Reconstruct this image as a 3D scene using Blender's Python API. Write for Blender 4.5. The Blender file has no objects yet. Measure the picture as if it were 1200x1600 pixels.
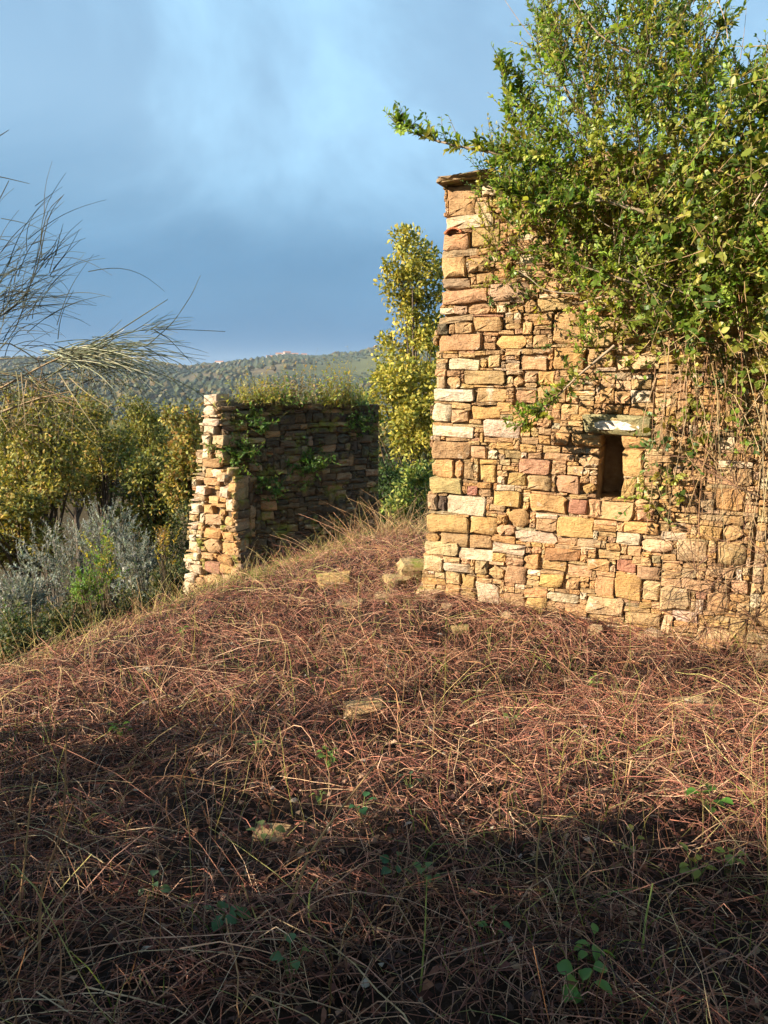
import bpy, math, random
import numpy as np
from mathutils import Vector
rng = np.random.default_rng(7)
random.seed(7)
PI = math.pi
R = math.radians

# ------------------------------------------------------------------ camera
PITCH = R(10.3); F = 1155.0; EYE = 1.6          # focal length in photo pixels (1200 x 1600)
sc = bpy.context.scene
cam = bpy.data.objects.new('camera', bpy.data.cameras.new('camera'))
sc.collection.objects.link(cam); sc.camera = cam
cam.location = (0, 0, EYE); cam.rotation_euler = (PI/2 - PITCH, 0, 0)
cam.data.sensor_fit = 'VERTICAL'; cam.data.sensor_height = 36; cam.data.lens = F/1600*36
cam.data.clip_start = .05; cam.data.clip_end = 12000
sc.render.resolution_x = 768; sc.render.resolution_y = 1024

# ------------------------------------------------------------------ light
SUN_AZ = (-.94, -.34); SUN_EL = R(23.5)
S = Vector((SUN_AZ[0]*math.cos(SUN_EL), SUN_AZ[1]*math.cos(SUN_EL), math.sin(SUN_EL))).normalized()
sun = bpy.data.objects.new('sun', bpy.data.lights.new('sun', 'SUN'))
sc.collection.objects.link(sun)
sun.data.energy = 5.0; sun.data.angle = R(.5); sun.data.color = (1, .85, .66)
sun.rotation_euler = S.to_track_quat('Z', 'Y').to_euler()
sun.location = (-20, -8, 12)

w = bpy.data.worlds.new('World'); sc.world = w; w.use_nodes = True
nt = w.node_tree; nt.nodes.clear()
def N(nt, t, **k):
    n = nt.nodes.new(t)
    for a, b in k.items():
        if a.startswith('i_'): n.inputs[a[2:].replace('_', ' ')].default_value = b
        else: setattr(n, a, b)
    return n
def ramp(nt, stops, interp='LINEAR'):
    n = nt.nodes.new('ShaderNodeValToRGB'); e = n.color_ramp.elements
    n.color_ramp.interpolation = interp
    while len(e) < len(stops): e.new(.5)
    for i, (p, c) in enumerate(stops):
        e[i].position = p; e[i].color = (*c, 1) if len(c) == 3 else c
    return n
sky = N(nt, 'ShaderNodeTexSky', sky_type='NISHITA', sun_disc=False)
sky.sun_elevation = SUN_EL; sky.sun_rotation = math.atan2(SUN_AZ[0], SUN_AZ[1])
sky.air_density = 1.2; sky.dust_density = .2; sky.ozone_density = 2.2
L = nt.links.new
tc = N(nt, 'ShaderNodeTexCoord')
mp = N(nt, 'ShaderNodeMapping'); mp.inputs['Scale'].default_value = (1.5, 1.5, 2.6); mp.inputs['Rotation'].default_value = (.35, .5, .3)
mp.inputs['Location'].default_value = (6.7, 3.1, .6)
L(tc.outputs['Generated'], mp.inputs['Vector'])
n1 = N(nt, 'ShaderNodeTexNoise', i_Scale=1.15, i_Detail=6.0, i_Roughness=.54, i_Distortion=.5)
L(mp.outputs[0], n1.inputs['Vector'])
cm = ramp(nt, [(.40, (0, 0, 0)), (.60, (1, 1, 1))], 'EASE'); L(n1.outputs['Fac'], cm.inputs[0])
# rain-cloud bank low down all round the horizon, bright veil higher up
sep = N(nt, 'ShaderNodeSeparateXYZ'); L(tc.outputs['Generated'], sep.inputs[0])
wob = N(nt, 'ShaderNodeMath', operation='MULTIPLY_ADD'); wob.inputs[1].default_value = .22; L(n1.outputs['Fac'], wob.inputs[0])
off_ = N(nt, 'ShaderNodeMath', operation='SUBTRACT'); off_.inputs[1].default_value = .11; L(sep.outputs['Z'], off_.inputs[0]); L(off_.outputs[0], wob.inputs[2])
bank = ramp(nt, [(0, (.9,)*3), (.05, (1,)*3), (.11, (.88,)*3), (.31, (0, 0, 0))], 'EASE'); L(wob.outputs[0], bank.inputs[0])
veil = N(nt, 'ShaderNodeMix', data_type='RGBA'); veil.inputs['B'].default_value = (3.3, 5.6, 7.6, 1)
vf = N(nt, 'ShaderNodeMath', operation='MULTIPLY_ADD'); vf.inputs[1].default_value = .56; vf.inputs[2].default_value = .4
L(cm.outputs[0], vf.inputs[0]); L(vf.outputs[0], veil.inputs['Factor']); L(sky.outputs[0], veil.inputs['A'])
storm = N(nt, 'ShaderNodeMix', data_type='RGBA'); storm.inputs['B'].default_value = (.52, 1.62, 3.1, 1)
sf = N(nt, 'ShaderNodeMath', operation='MULTIPLY'); sf.inputs[1].default_value = .93
L(bank.outputs[0], sf.inputs[0]); L(sf.outputs[0], storm.inputs['Factor']); L(veil.outputs['Result'], storm.inputs['A'])
bg = N(nt, 'ShaderNodeBackground', i_Strength=.052); L(storm.outputs['Result'], bg.inputs['Color'])
out = N(nt, 'ShaderNodeOutputWorld'); L(bg.outputs[0], out.inputs['Surface'])

vs = sc.view_settings
vs.view_transform = 'Standard'; vs.look = 'None'; vs.exposure = 1.55; vs.gamma = 1; vs.use_curve_mapping = False
sc.cycles.max_bounces = 4; sc.cycles.diffuse_bounces = 3; sc.cycles.transparent_max_bounces = 4; sc.cycles.use_adaptive_sampling = True; sc.cycles.adaptive_threshold = .03; sc.cycles.volume_bounces = 0

# ------------------------------------------------------------------ picture geometry -> place
CP, SP = math.cos(PITCH), math.sin(PITCH)
def ray(x, y):
    a = (x-600)/F; b = (800-y)/F
    return np.array([a, CP + b*SP, -SP + b*CP])
def at(x, y, Y):
    d = ray(x, y); p = d*(Y/d[1]); return np.array([p[0], p[1], EYE+p[2]])
def project(P):
    P = np.asarray(P, float) - np.array([0, 0, EYE])
    d = P[..., 1]*CP - P[..., 2]*SP; u = P[..., 1]*SP + P[..., 2]*CP
    return 600 + F*P[..., 0]/d, 800 - F*u/d, d

# ------------------------------------------------------------------ helpers
def hashn(ix, iy, seed):
    h = (ix.astype(np.int64)*374761393 + iy.astype(np.int64)*668265263 + seed*1442695041) & 0xffffffff
    h = ((h ^ (h >> 13))*1274126177) & 0xffffffff
    return ((h ^ (h >> 16)) & 0xffff)/65535.0
def vnoise(x, y, seed=0):
    ix = np.floor(x); iy = np.floor(y); fx = x-ix; fy = y-iy
    fx = fx*fx*(3-2*fx); fy = fy*fy*(3-2*fy)
    a = hashn(ix, iy, seed); b = hashn(ix+1, iy, seed); c = hashn(ix, iy+1, seed); d = hashn(ix+1, iy+1, seed)
    return (a*(1-fx)+b*fx)*(1-fy) + (c*(1-fx)+d*fx)*fy
def fbm(x, y, seed=0, o=4):
    s = 0; a = .5
    for i in range(o):
        s = s + a*(vnoise(x*2**i, y*2**i, seed+i)-.5); a *= .5
    return s
def sstep(a, b, x):
    t = np.clip((x-a)/(b-a), 0, 1); return t*t*(3-2*t)
def nrm(v):
    return v/np.maximum(np.linalg.norm(v, axis=-1, keepdims=True), 1e-9)

def mesh(name, V, faces, col=None, smooth=False):
    """V (n,3); faces: list of int arrays (m,3) or (m,4)."""
    me = bpy.data.meshes.new(name)
    V = np.asarray(V, np.float32)
    me.vertices.add(len(V)); me.vertices.foreach_set('co', V.ravel())
    idx = np.concatenate([np.asarray(f, np.int32).ravel() for f in faces])
    cnt = np.concatenate([np.full(len(f), np.asarray(f).shape[1], np.int32) for f in faces])
    st = np.concatenate([[0], np.cumsum(cnt)[:-1]]).astype(np.int32)
    me.loops.add(len(idx)); me.loops.foreach_set('vertex_index', idx)
    me.polygons.add(len(cnt)); me.polygons.foreach_set('loop_start', st)
    me.update(calc_edges=True)
    if col is not None:
        at_ = me.color_attributes.new('Col', 'FLOAT_COLOR', 'POINT')
        c = np.ones((len(V), 4), np.float32); c[:, :3] = col
        at_.data.foreach_set('color', c.ravel())
    me.polygons.foreach_set('use_smooth', np.full(len(cnt), bool(smooth)))
    return me
def obj(name, me, mat, parent=None, loc=None, rz=0):
    o = bpy.data.objects.new(name, me); sc.collection.objects.link(o)
    if mat is not None and not me.materials: me.materials.append(mat)
    if parent is not None: o.parent = parent
    if loc is not None: o.location = loc
    if rz: o.rotation_euler.z = rz
    return o
def tag(o, label=None, cat=None, group=None, kind=None):
    for k, v in (('label', label), ('category', cat), ('group', group), ('kind', kind)):
        if v: o[k] = v
    return o
def empty(name, loc, label, cat, group=None):
    o = bpy.data.objects.new(name, None); sc.collection.objects.link(o); o.location = loc
    o.empty_display_size = .2
    return tag(o, label, cat, group, 'thing')

class Acc:                       # collects geometry of ONE part in world space
    def __init__(s): s.V = []; s.F = {3: [], 4: []}; s.C = []; s.n = 0
    def add(s, V, F, C):
        s.V.append(V.reshape(-1, 3)); s.C.append(np.broadcast_to(C, (len(V.reshape(-1, 3)), 3)))
        for f in F: s.F[f.shape[1]].append(f + s.n)
        s.n += len(s.V[-1])
    def tubes(s, P, Rr, C, sides=3):
        P = np.asarray(P, float); n, k, _ = P.shape
        Rr = np.broadcast_to(np.asarray(Rr, float), (n, k)); C = np.asarray(C, float)
        T = nrm(np.gradient(P, axis=1))
        ref = np.where(np.abs(T[..., 2:3]) > .8, np.array([1., 0, 0]), np.array([0, 0, 1.]))
        A = nrm(np.cross(T, ref)); B = np.cross(T, A)
        th = np.arange(sides)*2*PI/sides
        V = P[:, :, None] + Rr[:, :, None, None]*(np.cos(th)[:, None]*A[:, :, None] + np.sin(th)[:, None]*B[:, :, None])
        i = np.arange(n)[:, None, None]*k*sides; j = np.arange(k-1)[None, :, None]*sides; q = np.arange(sides)[None, None]
        a = i+j+q; b = i+j+(q+1) % sides
        Fq = np.stack([a, b, b+sides, a+sides], -1).reshape(-1, 4)
        if C.ndim == 1: C = np.tile(C, (n, 1))
        s.add(V, [Fq], np.repeat(C, k*sides, 0))
    def leaves(s, pos, d, nr, Ln, Wd, C, curl=.12):
        pos = np.asarray(pos, float); n = len(pos); d = nrm(d); side = nrm(np.cross(d, nr)); nr = np.cross(side, d)
        Ln = np.broadcast_to(Ln, n)[:, None]; Wd = np.broadcast_to(Wd, n)[:, None]
        p1 = pos + d*Ln*.33 + nr*Ln*curl*.5; p2 = pos + d*Ln*.68 + nr*Ln*curl*.45; tip = pos + d*Ln
        up = nr*Wd*.13
        V = np.stack([pos, p1+side*Wd*.46+up, p1-side*Wd*.46+up, p2+side*Wd*.4+up, p2-side*Wd*.4+up, tip], 1)
        b = np.arange(n)[:, None]*6
        s.add(V, [b+np.array([0, 2, 1]), b+np.array([3, 4, 5]), b+np.array([1, 2, 4, 3])], np.repeat(np.broadcast_to(C, (n, 3)), 6, 0))
    def build(s, name, mat, parent=None, smooth=False, origin=None):
        V = np.concatenate(s.V); o0 = np.zeros(3) if origin is None else np.asarray(origin, float)
        if parent is not None: o0 = np.array(parent.location)
        F_ = [np.concatenate(s.F[k]) for k in (3, 4) if s.F[k]]
        me = mesh(name, V-o0, F_, np.clip(np.concatenate(s.C), 0, 1), smooth)
        return obj(name, me, mat, parent, None if parent is not None else o0)

def jit(c, n, v=.15, hue=.05):
    c = np.asarray(c, float)
    return np.clip(c*(1+rng.normal(0, v, (n, 1)))*(1+rng.normal(0, hue, (n, 3))), .004, .95)
def pick(cols, n, p=None, v=.15, hue=.04):
    cols = np.asarray(cols, float); i = rng.choice(len(cols), n, p=p)
    return np.clip(cols[i]*(1+rng.normal(0, v, (n, 1)))*(1+rng.normal(0, hue, (n, 3))), .004, .95)
def rdir(n):
    return nrm(rng.normal(size=(n, 3)))
def smooth_path(pts, k):
    pts = np.asarray(pts, float); t = np.linspace(0, 1, len(pts)); q = np.linspace(0, 1, k)
    # Catmull-like: interpolate twice with smoothing
    P = np.stack([np.interp(q, t, pts[:, i]) for i in range(3)], -1)
    for _ in range(2):
        P[1:-1] = .25*P[:-2]+.5*P[1:-1]+.25*P[2:]
    return P

# ------------------------------------------------------------------ materials
def material(name):
    m = bpy.data.materials.new(name); m.use_nodes = True; t = m.node_tree; t.nodes.clear()
    o = N(t, 'ShaderNodeOutputMaterial'); b = N(t, 'ShaderNodeBsdfPrincipled'); t.links.new(b.outputs[0], o.inputs['Surface'])
    return m, t, b, o
def mixc(t, a, b, fac, mode='MIX'):
    n = N(t, 'ShaderNodeMix', data_type='RGBA', blend_type=mode)
    for k, v in (('A', a), ('B', b), ('Factor', fac)):
        if hasattr(v, 'is_output'): t.links.new(v, n.inputs[k])
        elif isinstance(v, tuple): n.inputs[k].default_value = (*v, 1)
        else: n.inputs[k].default_value = v
    return n.outputs['Result']
def stone_material(name, white=.0, moss=.0):
    m, t, b, o = material(name)
    c = N(t, 'ShaderNodeVertexColor', layer_name='Col').outputs[0]
    g = N(t, 'ShaderNodeNewGeometry').outputs['Position']
    def noise(sc_, det=4., r=.6, vec=g):
        n = N(t, 'ShaderNodeTexNoise', i_Scale=sc_, i_Detail=det, i_Roughness=r); t.links.new(vec, n.inputs['Vector']); return n.outputs['Fac']
    mp_ = N(t, 'ShaderNodeMapping'); mp_.inputs['Scale'].default_value = (1, 1, 4.5); t.links.new(g, mp_.inputs['Vector'])
    nb = noise(7., 5., .65); r1 = ramp(t, [(.28, (.5, .43, .37)), (.47, (1, 1, 1)), (.72, (1.28, 1.2, 1.05))]); t.links.new(nb, r1.inputs[0])
    c = mixc(t, c, r1.outputs[0], .85, 'MULTIPLY')
    ns = noise(22., 3., .6, mp_.outputs[0]); r2 = ramp(t, [(.35, (.72, .66, .6)), (.55, (1, 1, 1))]); t.links.new(ns, r2.inputs[0])
    c = mixc(t, c, r2.outputs[0], .7, 'MULTIPLY')
    # iron-rich stains
    ni = noise(11., 4., .6); r3 = ramp(t, [(.58, (0, 0, 0)), (.7, (1, 1, 1))]); t.links.new(ni, r3.inputs[0])
    f3 = N(t, 'ShaderNodeMath', operation='MULTIPLY'); f3.inputs[1].default_value = .38; t.links.new(r3.outputs[0], f3.inputs[0])
    c = mixc(t, c, (.42, .21, .07), f3.outputs[0])
    # pale lichen crust
    nl = noise(5., 6., .7); r4 = ramp(t, [(.62-white, (0, 0, 0)), (.68-white, (1, 1, 1))]); t.links.new(nl, r4.inputs[0])
    f4 = N(t, 'ShaderNodeMath', operation='MULTIPLY'); f4.inputs[1].default_value = .55; t.links.new(r4.outputs[0], f4.inputs[0])
    c = mixc(t, c, (.62, .56, .45), f4.outputs[0])
    if moss:
        nm = noise(4., 5., .7); r5 = ramp(t, [(.6-moss, (0, 0, 0)), (.7-moss, (1, 1, 1))]); t.links.new(nm, r5.inputs[0])
        c = mixc(t, c, (.2, .2, .045), r5.outputs[0])
    # small dark pits
    np_ = noise(60., 2., .5); r6 = ramp(t, [(.28, (.35, .3, .26)), (.4, (1, 1, 1))]); t.links.new(np_, r6.inputs[0])
    c = mixc(t, c, r6.outputs[0], .6, 'MULTIPLY')
    t.links.new(c, b.inputs['Base Color']); b.inputs['Roughness'].default_value = .93; b.inputs['Specular IOR Level'].default_value = .15
    h = N(t, 'ShaderNodeMath', operation='ADD'); t.links.new(noise(26., 8., .68), h.inputs[0])
    h2 = N(t, 'ShaderNodeMath', operation='MULTIPLY'); h2.inputs[1].default_value = .6; t.links.new(ns, h2.inputs[0]); t.links.new(h2.outputs[0], h.inputs[1])
    bp = N(t, 'ShaderNodeBump', i_Strength=.9, i_Distance=.022); t.links.new(h.outputs[0], bp.inputs['Height']); t.links.new(bp.outputs[0], b.inputs['Normal'])
    return m
def leaf_material(name, rough=.4, trans=.32, spec=.4):
    m, t, b, o = material(name)
    c = N(t, 'ShaderNodeVertexColor', layer_name='Col').outputs[0]
    t.links.new(c, b.inputs['Base Color']); b.inputs['Roughness'].default_value = rough; b.inputs['Specular IOR Level'].default_value = spec
    tr = N(t, 'ShaderNodeBsdfTranslucent'); t.links.new(mixc(t, c, (1.25, 1.2, .5), .8, 'MULTIPLY'), tr.inputs['Color'])
    mx = N(t, 'ShaderNodeMixShader'); mx.inputs[0].default_value = trans
    t.links.new(b.outputs[0], mx.inputs[1]); t.links.new(tr.outputs[0], mx.inputs[2]); t.links.new(mx.outputs[0], o.inputs['Surface'])
    return m
def twig_material(name, rough=.65):
    m, t, b, o = material(name)
    c = N(t, 'ShaderNodeVertexColor', layer_name='Col').outputs[0]
    g = N(t, 'ShaderNodeNewGeometry').outputs['Position']
    n = N(t, 'ShaderNodeTexNoise', i_Scale=18., i_Detail=3.); t.links.new(g, n.inputs['Vector'])
    r_ = ramp(t, [(.3, (.6, .55, .5)), (.7, (1.15, 1.1, 1.05))]); t.links.new(n.outputs['Fac'], r_.inputs[0])
    t.links.new(mixc(t, c, r_.outputs[0], .8, 'MULTIPLY'), b.inputs['Base Color'])
    b.inputs['Roughness'].default_value = rough; b.inputs['Specular IOR Level'].default_value = .25
    return m
M_STONE = stone_material('weathered_sandstone')
M_STONE_PALE = stone_material('lichened_stone', white=.06)
M_STONE_DARK = stone_material('mossy_and_shaded_grey_stone', white=-.03, moss=.07)  # mossy; with the dark palette it also paints shade on the ruin face
M_MOSSY = stone_material('mossy_stone', moss=.05)
M_LEAF = leaf_material('leaf', .42, .45); M_LEAF_MATT = leaf_material('matt_leaf', .6, .3, .25)
M_TWIG = twig_material('twig'); M_DRY = leaf_material('dry_leaf', .8, .15, .1)
def core_material():
    m, t, b, o = material('earth_mortar')
    g = N(t, 'ShaderNodeNewGeometry').outputs['Position']
    n = N(t, 'ShaderNodeTexNoise', i_Scale=9., i_Detail=8., i_Roughness=.7); t.links.new(g, n.inputs['Vector'])
    r_ = ramp(t, [(.3, (.20, .135, .075)), (.55, (.36, .255, .145)), (.75, (.48, .37, .23))]); t.links.new(n.outputs['Fac'], r_.inputs[0])
    t.links.new(r_.outputs[0], b.inputs['Base Color']); b.inputs['Roughness'].default_value = .95
    n2 = N(t, 'ShaderNodeTexNoise', i_Scale=28., i_Detail=6., i_Roughness=.7); t.links.new(g, n2.inputs['Vector'])
    bp = N(t, 'ShaderNodeBump', i_Strength=1., i_Distance=.05); t.links.new(n2.outputs['Fac'], bp.inputs['Height']); t.links.new(bp.outputs[0], b.inputs['Normal'])
    return m
M_CORE = core_material()

# ------------------------------------------------------------------ terrain
CREST = np.array([(-4.4, -30), (-4.2, -8), (-3.7, 0), (-3.3, 3), (-2.75, 4.95), (-1.95, 6.75), (-1.35, 7.9), (-.4, 9.2), (.35, 9.75), (2, 10.4), (6, 11.6), (14, 13), (60, 20)], float)
def crest_dist(x, y):
    best = np.full(x.shape, 1e9); sg = np.ones(x.shape)
    for a, b in zip(CREST[:-1], CREST[1:]):
        d = b-a; t = np.clip(((x-a[0])*d[0]+(y-a[1])*d[1])/(d@d), 0, 1)
        dx = x-a[0]-d[0]*t; dy = y-a[1]-d[1]*t; q = np.hypot(dx, dy)
        s_ = np.sign(d[0]*dy-d[1]*dx); m = q < best
        best = np.where(m, q, best); sg = np.where(m, s_, sg)
    return best*sg
RIDGE_PX = np.array([-700, -300, -80, 0, 120, 250, 300, 345, 400, 450, 500, 560, 600, 680, 900, 1400, 2200])
RIDGE_Y = np.array([575, 566, 560, 563, 562, 568, 572, 568, 560, 553, 556, 552, 541, 534, 530, 545, 560])
RIDGE_R = 1750.0
def H(x, y):
    x = np.asarray(x, float); y = np.asarray(y, float)
    d = crest_dist(x, y); r = np.hypot(x, y)
    z = -.4*sstep(1., 5., y) + .16*fbm(x*.7, y*.7, 3) + .13*fbm(x*2.3, y*2.3, 9)
    z = z + .16*np.exp(-((x-.35)**2/.5+(y-7.6)**2/1.6)) + .12*np.exp(-((x+.1)**2/.6+(y-8.9)**2/.5))
    ds = .35*np.logaddexp(0, d/.35)
    z = z - 7*(1-np.exp(-ds/11))
    z = z + .8*fbm(x*.12, y*.12, 21)*sstep(4, 16, d)
    far = sstep(30, 520, r)
    z = z - 30*far
    px = 600 + F*np.tan(np.clip(np.arctan2(x, np.maximum(y, 1e-3)), -1.35, 1.35))
    ey = np.interp(px, RIDGE_PX, RIDGE_Y)
    zr = EYE + RIDGE_R*np.tan(-(PITCH+np.arctan((ey-800)/F))) - 5
    up = sstep(480, RIDGE_R, r)**.85
    z = z + (zr+37)*up*(1-.5*sstep(RIDGE_R, 3200, r))
    z = z + 26*fbm(x/330., y/330., 33)*sstep(250, 700, r)*(1-sstep(1350, 1700, r)) + 5*fbm(x/90., y/90., 37)*sstep(80, 300, r)
    return z
ang = np.concatenate([np.arange(-48, 46, .42), np.arange(46, 312, 2.)])
ang = np.radians(np.sort(ang)); na = len(ang)
rad = np.concatenate([[0.02], np.geomspace(.5, 16, 110), np.geomspace(16.7, 3400, 95)]); nr_ = len(rad)
X = rad[:, None]*np.sin(ang)[None]; Y = rad[:, None]*np.cos(ang)[None]; Z = H(X, Y)
i = np.arange(nr_-1)[:, None]*na; j = np.arange(na)[None]
a = i+j; b = i+(j+1) % na
Fq = np.stack([a, b, b+na, a+na], -1).reshape(-1, 4)
rr = rad[:, None]+0*X
def field_col(x, y, r):
    # farmland patchwork: cells of a warped grid, each with its own crop
    u = x/150.+.5*fbm(x/200., y/200., 5); v = y/210.+.5*fbm(x/200., y/200., 6)
    c = hashn(np.floor(u), np.floor(v), 77)
    pal = np.array([(.11, .115, .06), (.135, .125, .07), (.07, .085, .042), (.075, .09, .042), (.125, .105, .065)])
    return pal[np.minimum((c*5).astype(int), 4)]
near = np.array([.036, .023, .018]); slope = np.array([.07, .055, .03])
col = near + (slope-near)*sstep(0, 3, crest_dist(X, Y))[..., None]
f = sstep(60, 200, rr)[..., None]; col = col*(1-f)+field_col(X, Y, rr)*f
gm, t, b_, o_ = material('earth')
c_ = N(t, 'ShaderNodeVertexColor', layer_name='Col').outputs[0]; g_ = N(t, 'ShaderNodeNewGeometry').outputs['Position']
nn = N(t, 'ShaderNodeTexNoise', i_Scale=6., i_Detail=8., i_Roughness=.7); t.links.new(g_, nn.inputs['Vector'])
rp = ramp(t, [(.3, (.45, .4, .38)), (.7, (1.5, 1.4, 1.3))]); t.links.new(nn.outputs['Fac'], rp.inputs[0])
nf = N(t, 'ShaderNodeTexNoise', i_Scale=.02, i_Detail=8., i_Roughness=.7); t.links.new(g_, nf.inputs['Vector'])
rf = ramp(t, [(.3, (.6, .62, .6)), (.7, (1.35, 1.3, 1.2))]); t.links.new(nf.outputs['Fac'], rf.inputs[0])
t.links.new(mixc(t, mixc(t, c_, rp.outputs[0], .8, 'MULTIPLY'), rf.outputs[0], .8, 'MULTIPLY'), b_.inputs['Base Color'])
b_.inputs['Roughness'].default_value = .95; b_.inputs['Specular IOR Level'].default_value = .1
bp = N(t, 'ShaderNodeBump', i_Strength=1., i_Distance=.05); t.links.new(nn.outputs['Fac'], bp.inputs['Height']); t.links.new(bp.outputs[0], b_.inputs['Normal'])
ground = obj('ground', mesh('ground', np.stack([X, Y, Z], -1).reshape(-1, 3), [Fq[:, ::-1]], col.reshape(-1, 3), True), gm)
tag(ground, kind='structure')

# ------------------------------------------------------------------ stone masonry
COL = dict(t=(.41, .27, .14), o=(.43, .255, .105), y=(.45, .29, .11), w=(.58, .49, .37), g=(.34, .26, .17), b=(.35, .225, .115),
           p=(.39, .245, .145), r=(.35, .18, .12), l=(.31, .25, .12), k=(.10, .082, .06), d=(.145, .11, .07), s=(.48, .355, .21))  # d, and mostly k, put the ruin face's shade into stone colour
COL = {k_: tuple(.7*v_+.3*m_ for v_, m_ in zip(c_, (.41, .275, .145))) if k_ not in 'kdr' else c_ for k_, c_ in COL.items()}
def stone_mesh(w_, h_, depth, relief, col, rnd=0.):
    m = min(w_, h_); hw, hh = w_/2, h_/2
    c = m*(rng.uniform(.02, .15, 4)+rnd*.2); pts = []
    for k, (sx, sz) in enumerate(((-1, -1), (1, -1), (1, 1), (-1, 1))):
        A = (sx*(hw-c[k]*rng.uniform(.8, 1.8)), sz*hh); Bp = (sx*hw, sz*(hh-c[k]*rng.uniform(.7, 1.4)))
        pts += [Bp, A] if k % 2 == 0 else [A, Bp]
        q = rng.uniform(-.45, .45)
        if k == 0: pts.append((hw*q, -hh))
        if k == 1: pts.append((hw, hh*q))
        if k == 2: pts.append((hw*q, hh))
        if k == 3: pts.append((-hw, hh*q))
    O = np.array(pts); O += rng.normal(0, .045*m, O.shape); O[:, 0] += O[:, 1]*rng.normal(0, .10); O[:, 1] += O[:, 0]*rng.normal(0, .03); n = len(O)
    O = np.clip(O, [-hw*1.05, -hh*1.08], [hw*1.05, hh*1.08])
    tx, tz = rng.normal(0, .07, 2); cx, cz = rng.uniform(-.2, .2, 2)*[hw, hh]
    e = min(m*rng.uniform(.03, .1), .02); ce = np.array([cx, cz])
    dirs = -nrm(O); ring2 = O + dirs*e; ring3 = ce+(ring2-ce)*.55
    def front(P2, bulge):
        return -relief*bulge + tx*P2[:, 0] + tz*P2[:, 1] + rng.normal(0, relief*.12+.002, len(P2))
    y2 = front(ring2, .78); y3 = front(ring3, 1.0); yc = front(ce[None], 1.02)
    y1 = np.minimum(y2+e*1.1, .016); y2 = np.minimum(y2, .004)
    V = np.concatenate([np.c_[O[:, 0]*.9, np.full(n, depth), O[:, 1]*.9], np.c_[O[:, 0], y1, O[:, 1]], np.c_[ring2[:, 0], y2, ring2[:, 1]],
                        np.c_[ring3[:, 0], y3, ring3[:, 1]], np.c_[ce[None], yc][:, [0, 2, 1]]])
    k = np.arange(n); k2 = (k+1) % n
    Q = np.concatenate([np.stack([k+i_*n, k2+i_*n, k2+(i_+1)*n, k+(i_+1)*n], 1) for i_ in range(3)])
    T = np.stack([k+3*n, k2+3*n, np.full(n, 4*n)], 1)
    me = mesh('stone', V, [Q, T, np.stack([np.zeros(n-2, int), k[2:], k[1:-1]], 1)], col, True)
    me.set_sharp_from_angle(angle=R(38))
    return me, V, [Q, T]
def wall_frame(P0, P1):
    P0 = np.array(P0, float); U = np.array(P1, float)-P0; U /= np.linalg.norm(U)
    return P0, U, np.array([U[1], -U[0]])
def greedy_fill(mask, res, wr, hr, minw, minh, tries=1):
    """mask True = free cell, rows = height. returns rectangles (c0, r0, c1, r1)."""
    out_ = []; nrw, nc = mask.shape
    for r_ in range(nrw):
        c_ = 0
        while c_ < nc:
            if not mask[r_, c_]: c_ += 1; continue
            e = c_
            while e < nc and mask[r_, e]: e += 1
            run = e-c_; wmax = int(rng.uniform(*wr)/res); w_ = run if run < wmax*1.35 else wmax
            h_ = 1; hm = max(1, int(rng.uniform(*hr)/res))
            while h_ < hm and r_+h_ < nrw and mask[r_+h_, c_:c_+w_].all(): h_ += 1
            mask[r_:r_+h_, c_:c_+w_] = False
            if w_*res >= minw and h_*res >= minh: out_.append((c_, r_, c_+w_, r_+h_))
            c_ += w_
    return out_
class Masonry:
    """Stones on one vertical face; collects rectangles first, builds the largest as parts."""
    def __init__(s, thing, P0, P1, umax, z0, z1, res=.01):
        s.thing = thing; s.P0, s.U, s.Nv = wall_frame(P0, P1); s.rz = math.atan2(s.U[1], s.U[0])
        s.z0, s.res = z0, res; s.umax = umax; s.nc = int(umax/res); s.nrw = int((z1-z0)/res)
        s.free = np.ones((s.nrw, s.nc), bool); s.items = []
        s.uu = (np.arange(s.nc)+.5)*res; s.zz = z0+(np.arange(s.nrw)+.5)*res
    def pt(s, u, z, n=0.): return np.array([*(s.P0+s.U*u+s.Nv*n), z])
    def uz(s, px, py):
        d = ray(px, py); den = d[:2]@s.Nv; t = (s.P0@s.Nv)/den
        return (d[:2]*t-s.P0)@s.U, EYE+d[2]*t
    def cells(s, u0, z0, u1, z1):
        return (max(0, int(round(u0/s.res))), max(0, int(round((z0-s.z0)/s.res))), min(s.nc, int(round(u1/s.res))), min(s.nrw, int(round((z1-s.z0)/s.res))))
    def traced(s, x0, y0, x1, y1, code, **k):
        ua, zt = s.uz(x0, (y0+y1)/2)[0], s.uz((x0+x1)/2, y0)[1]; ub, zb = s.uz(x1, (y0+y1)/2)[0], s.uz((x0+x1)/2, y1)[1]
        c0, r0, c1, r1 = s.cells(ua, zb, ub, zt)
        reg = s.free[r0:r1, c0:c1]
        if reg.size == 0 or reg.mean() < .62: return
        s.free[r0:r1, c0:c1] = False
        s.items.append(((ua+ub)/2, (zb+zt)/2, ub-ua, zt-zb, COL[code], k))
    def fill(s, wr, hr, pal, p=None, minw=.025, minh=.018):
        for c0, r0, c1, r1 in greedy_fill(s.free, s.res, wr, hr, minw, minh):
            code = rng.choice(list(pal), p=p)
            s.items.append(((c0+c1)/2*s.res, s.z0+(r0+r1)/2*s.res, (c1-c0)*s.res, (r1-r0)*s.res, COL[code], {}))
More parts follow.
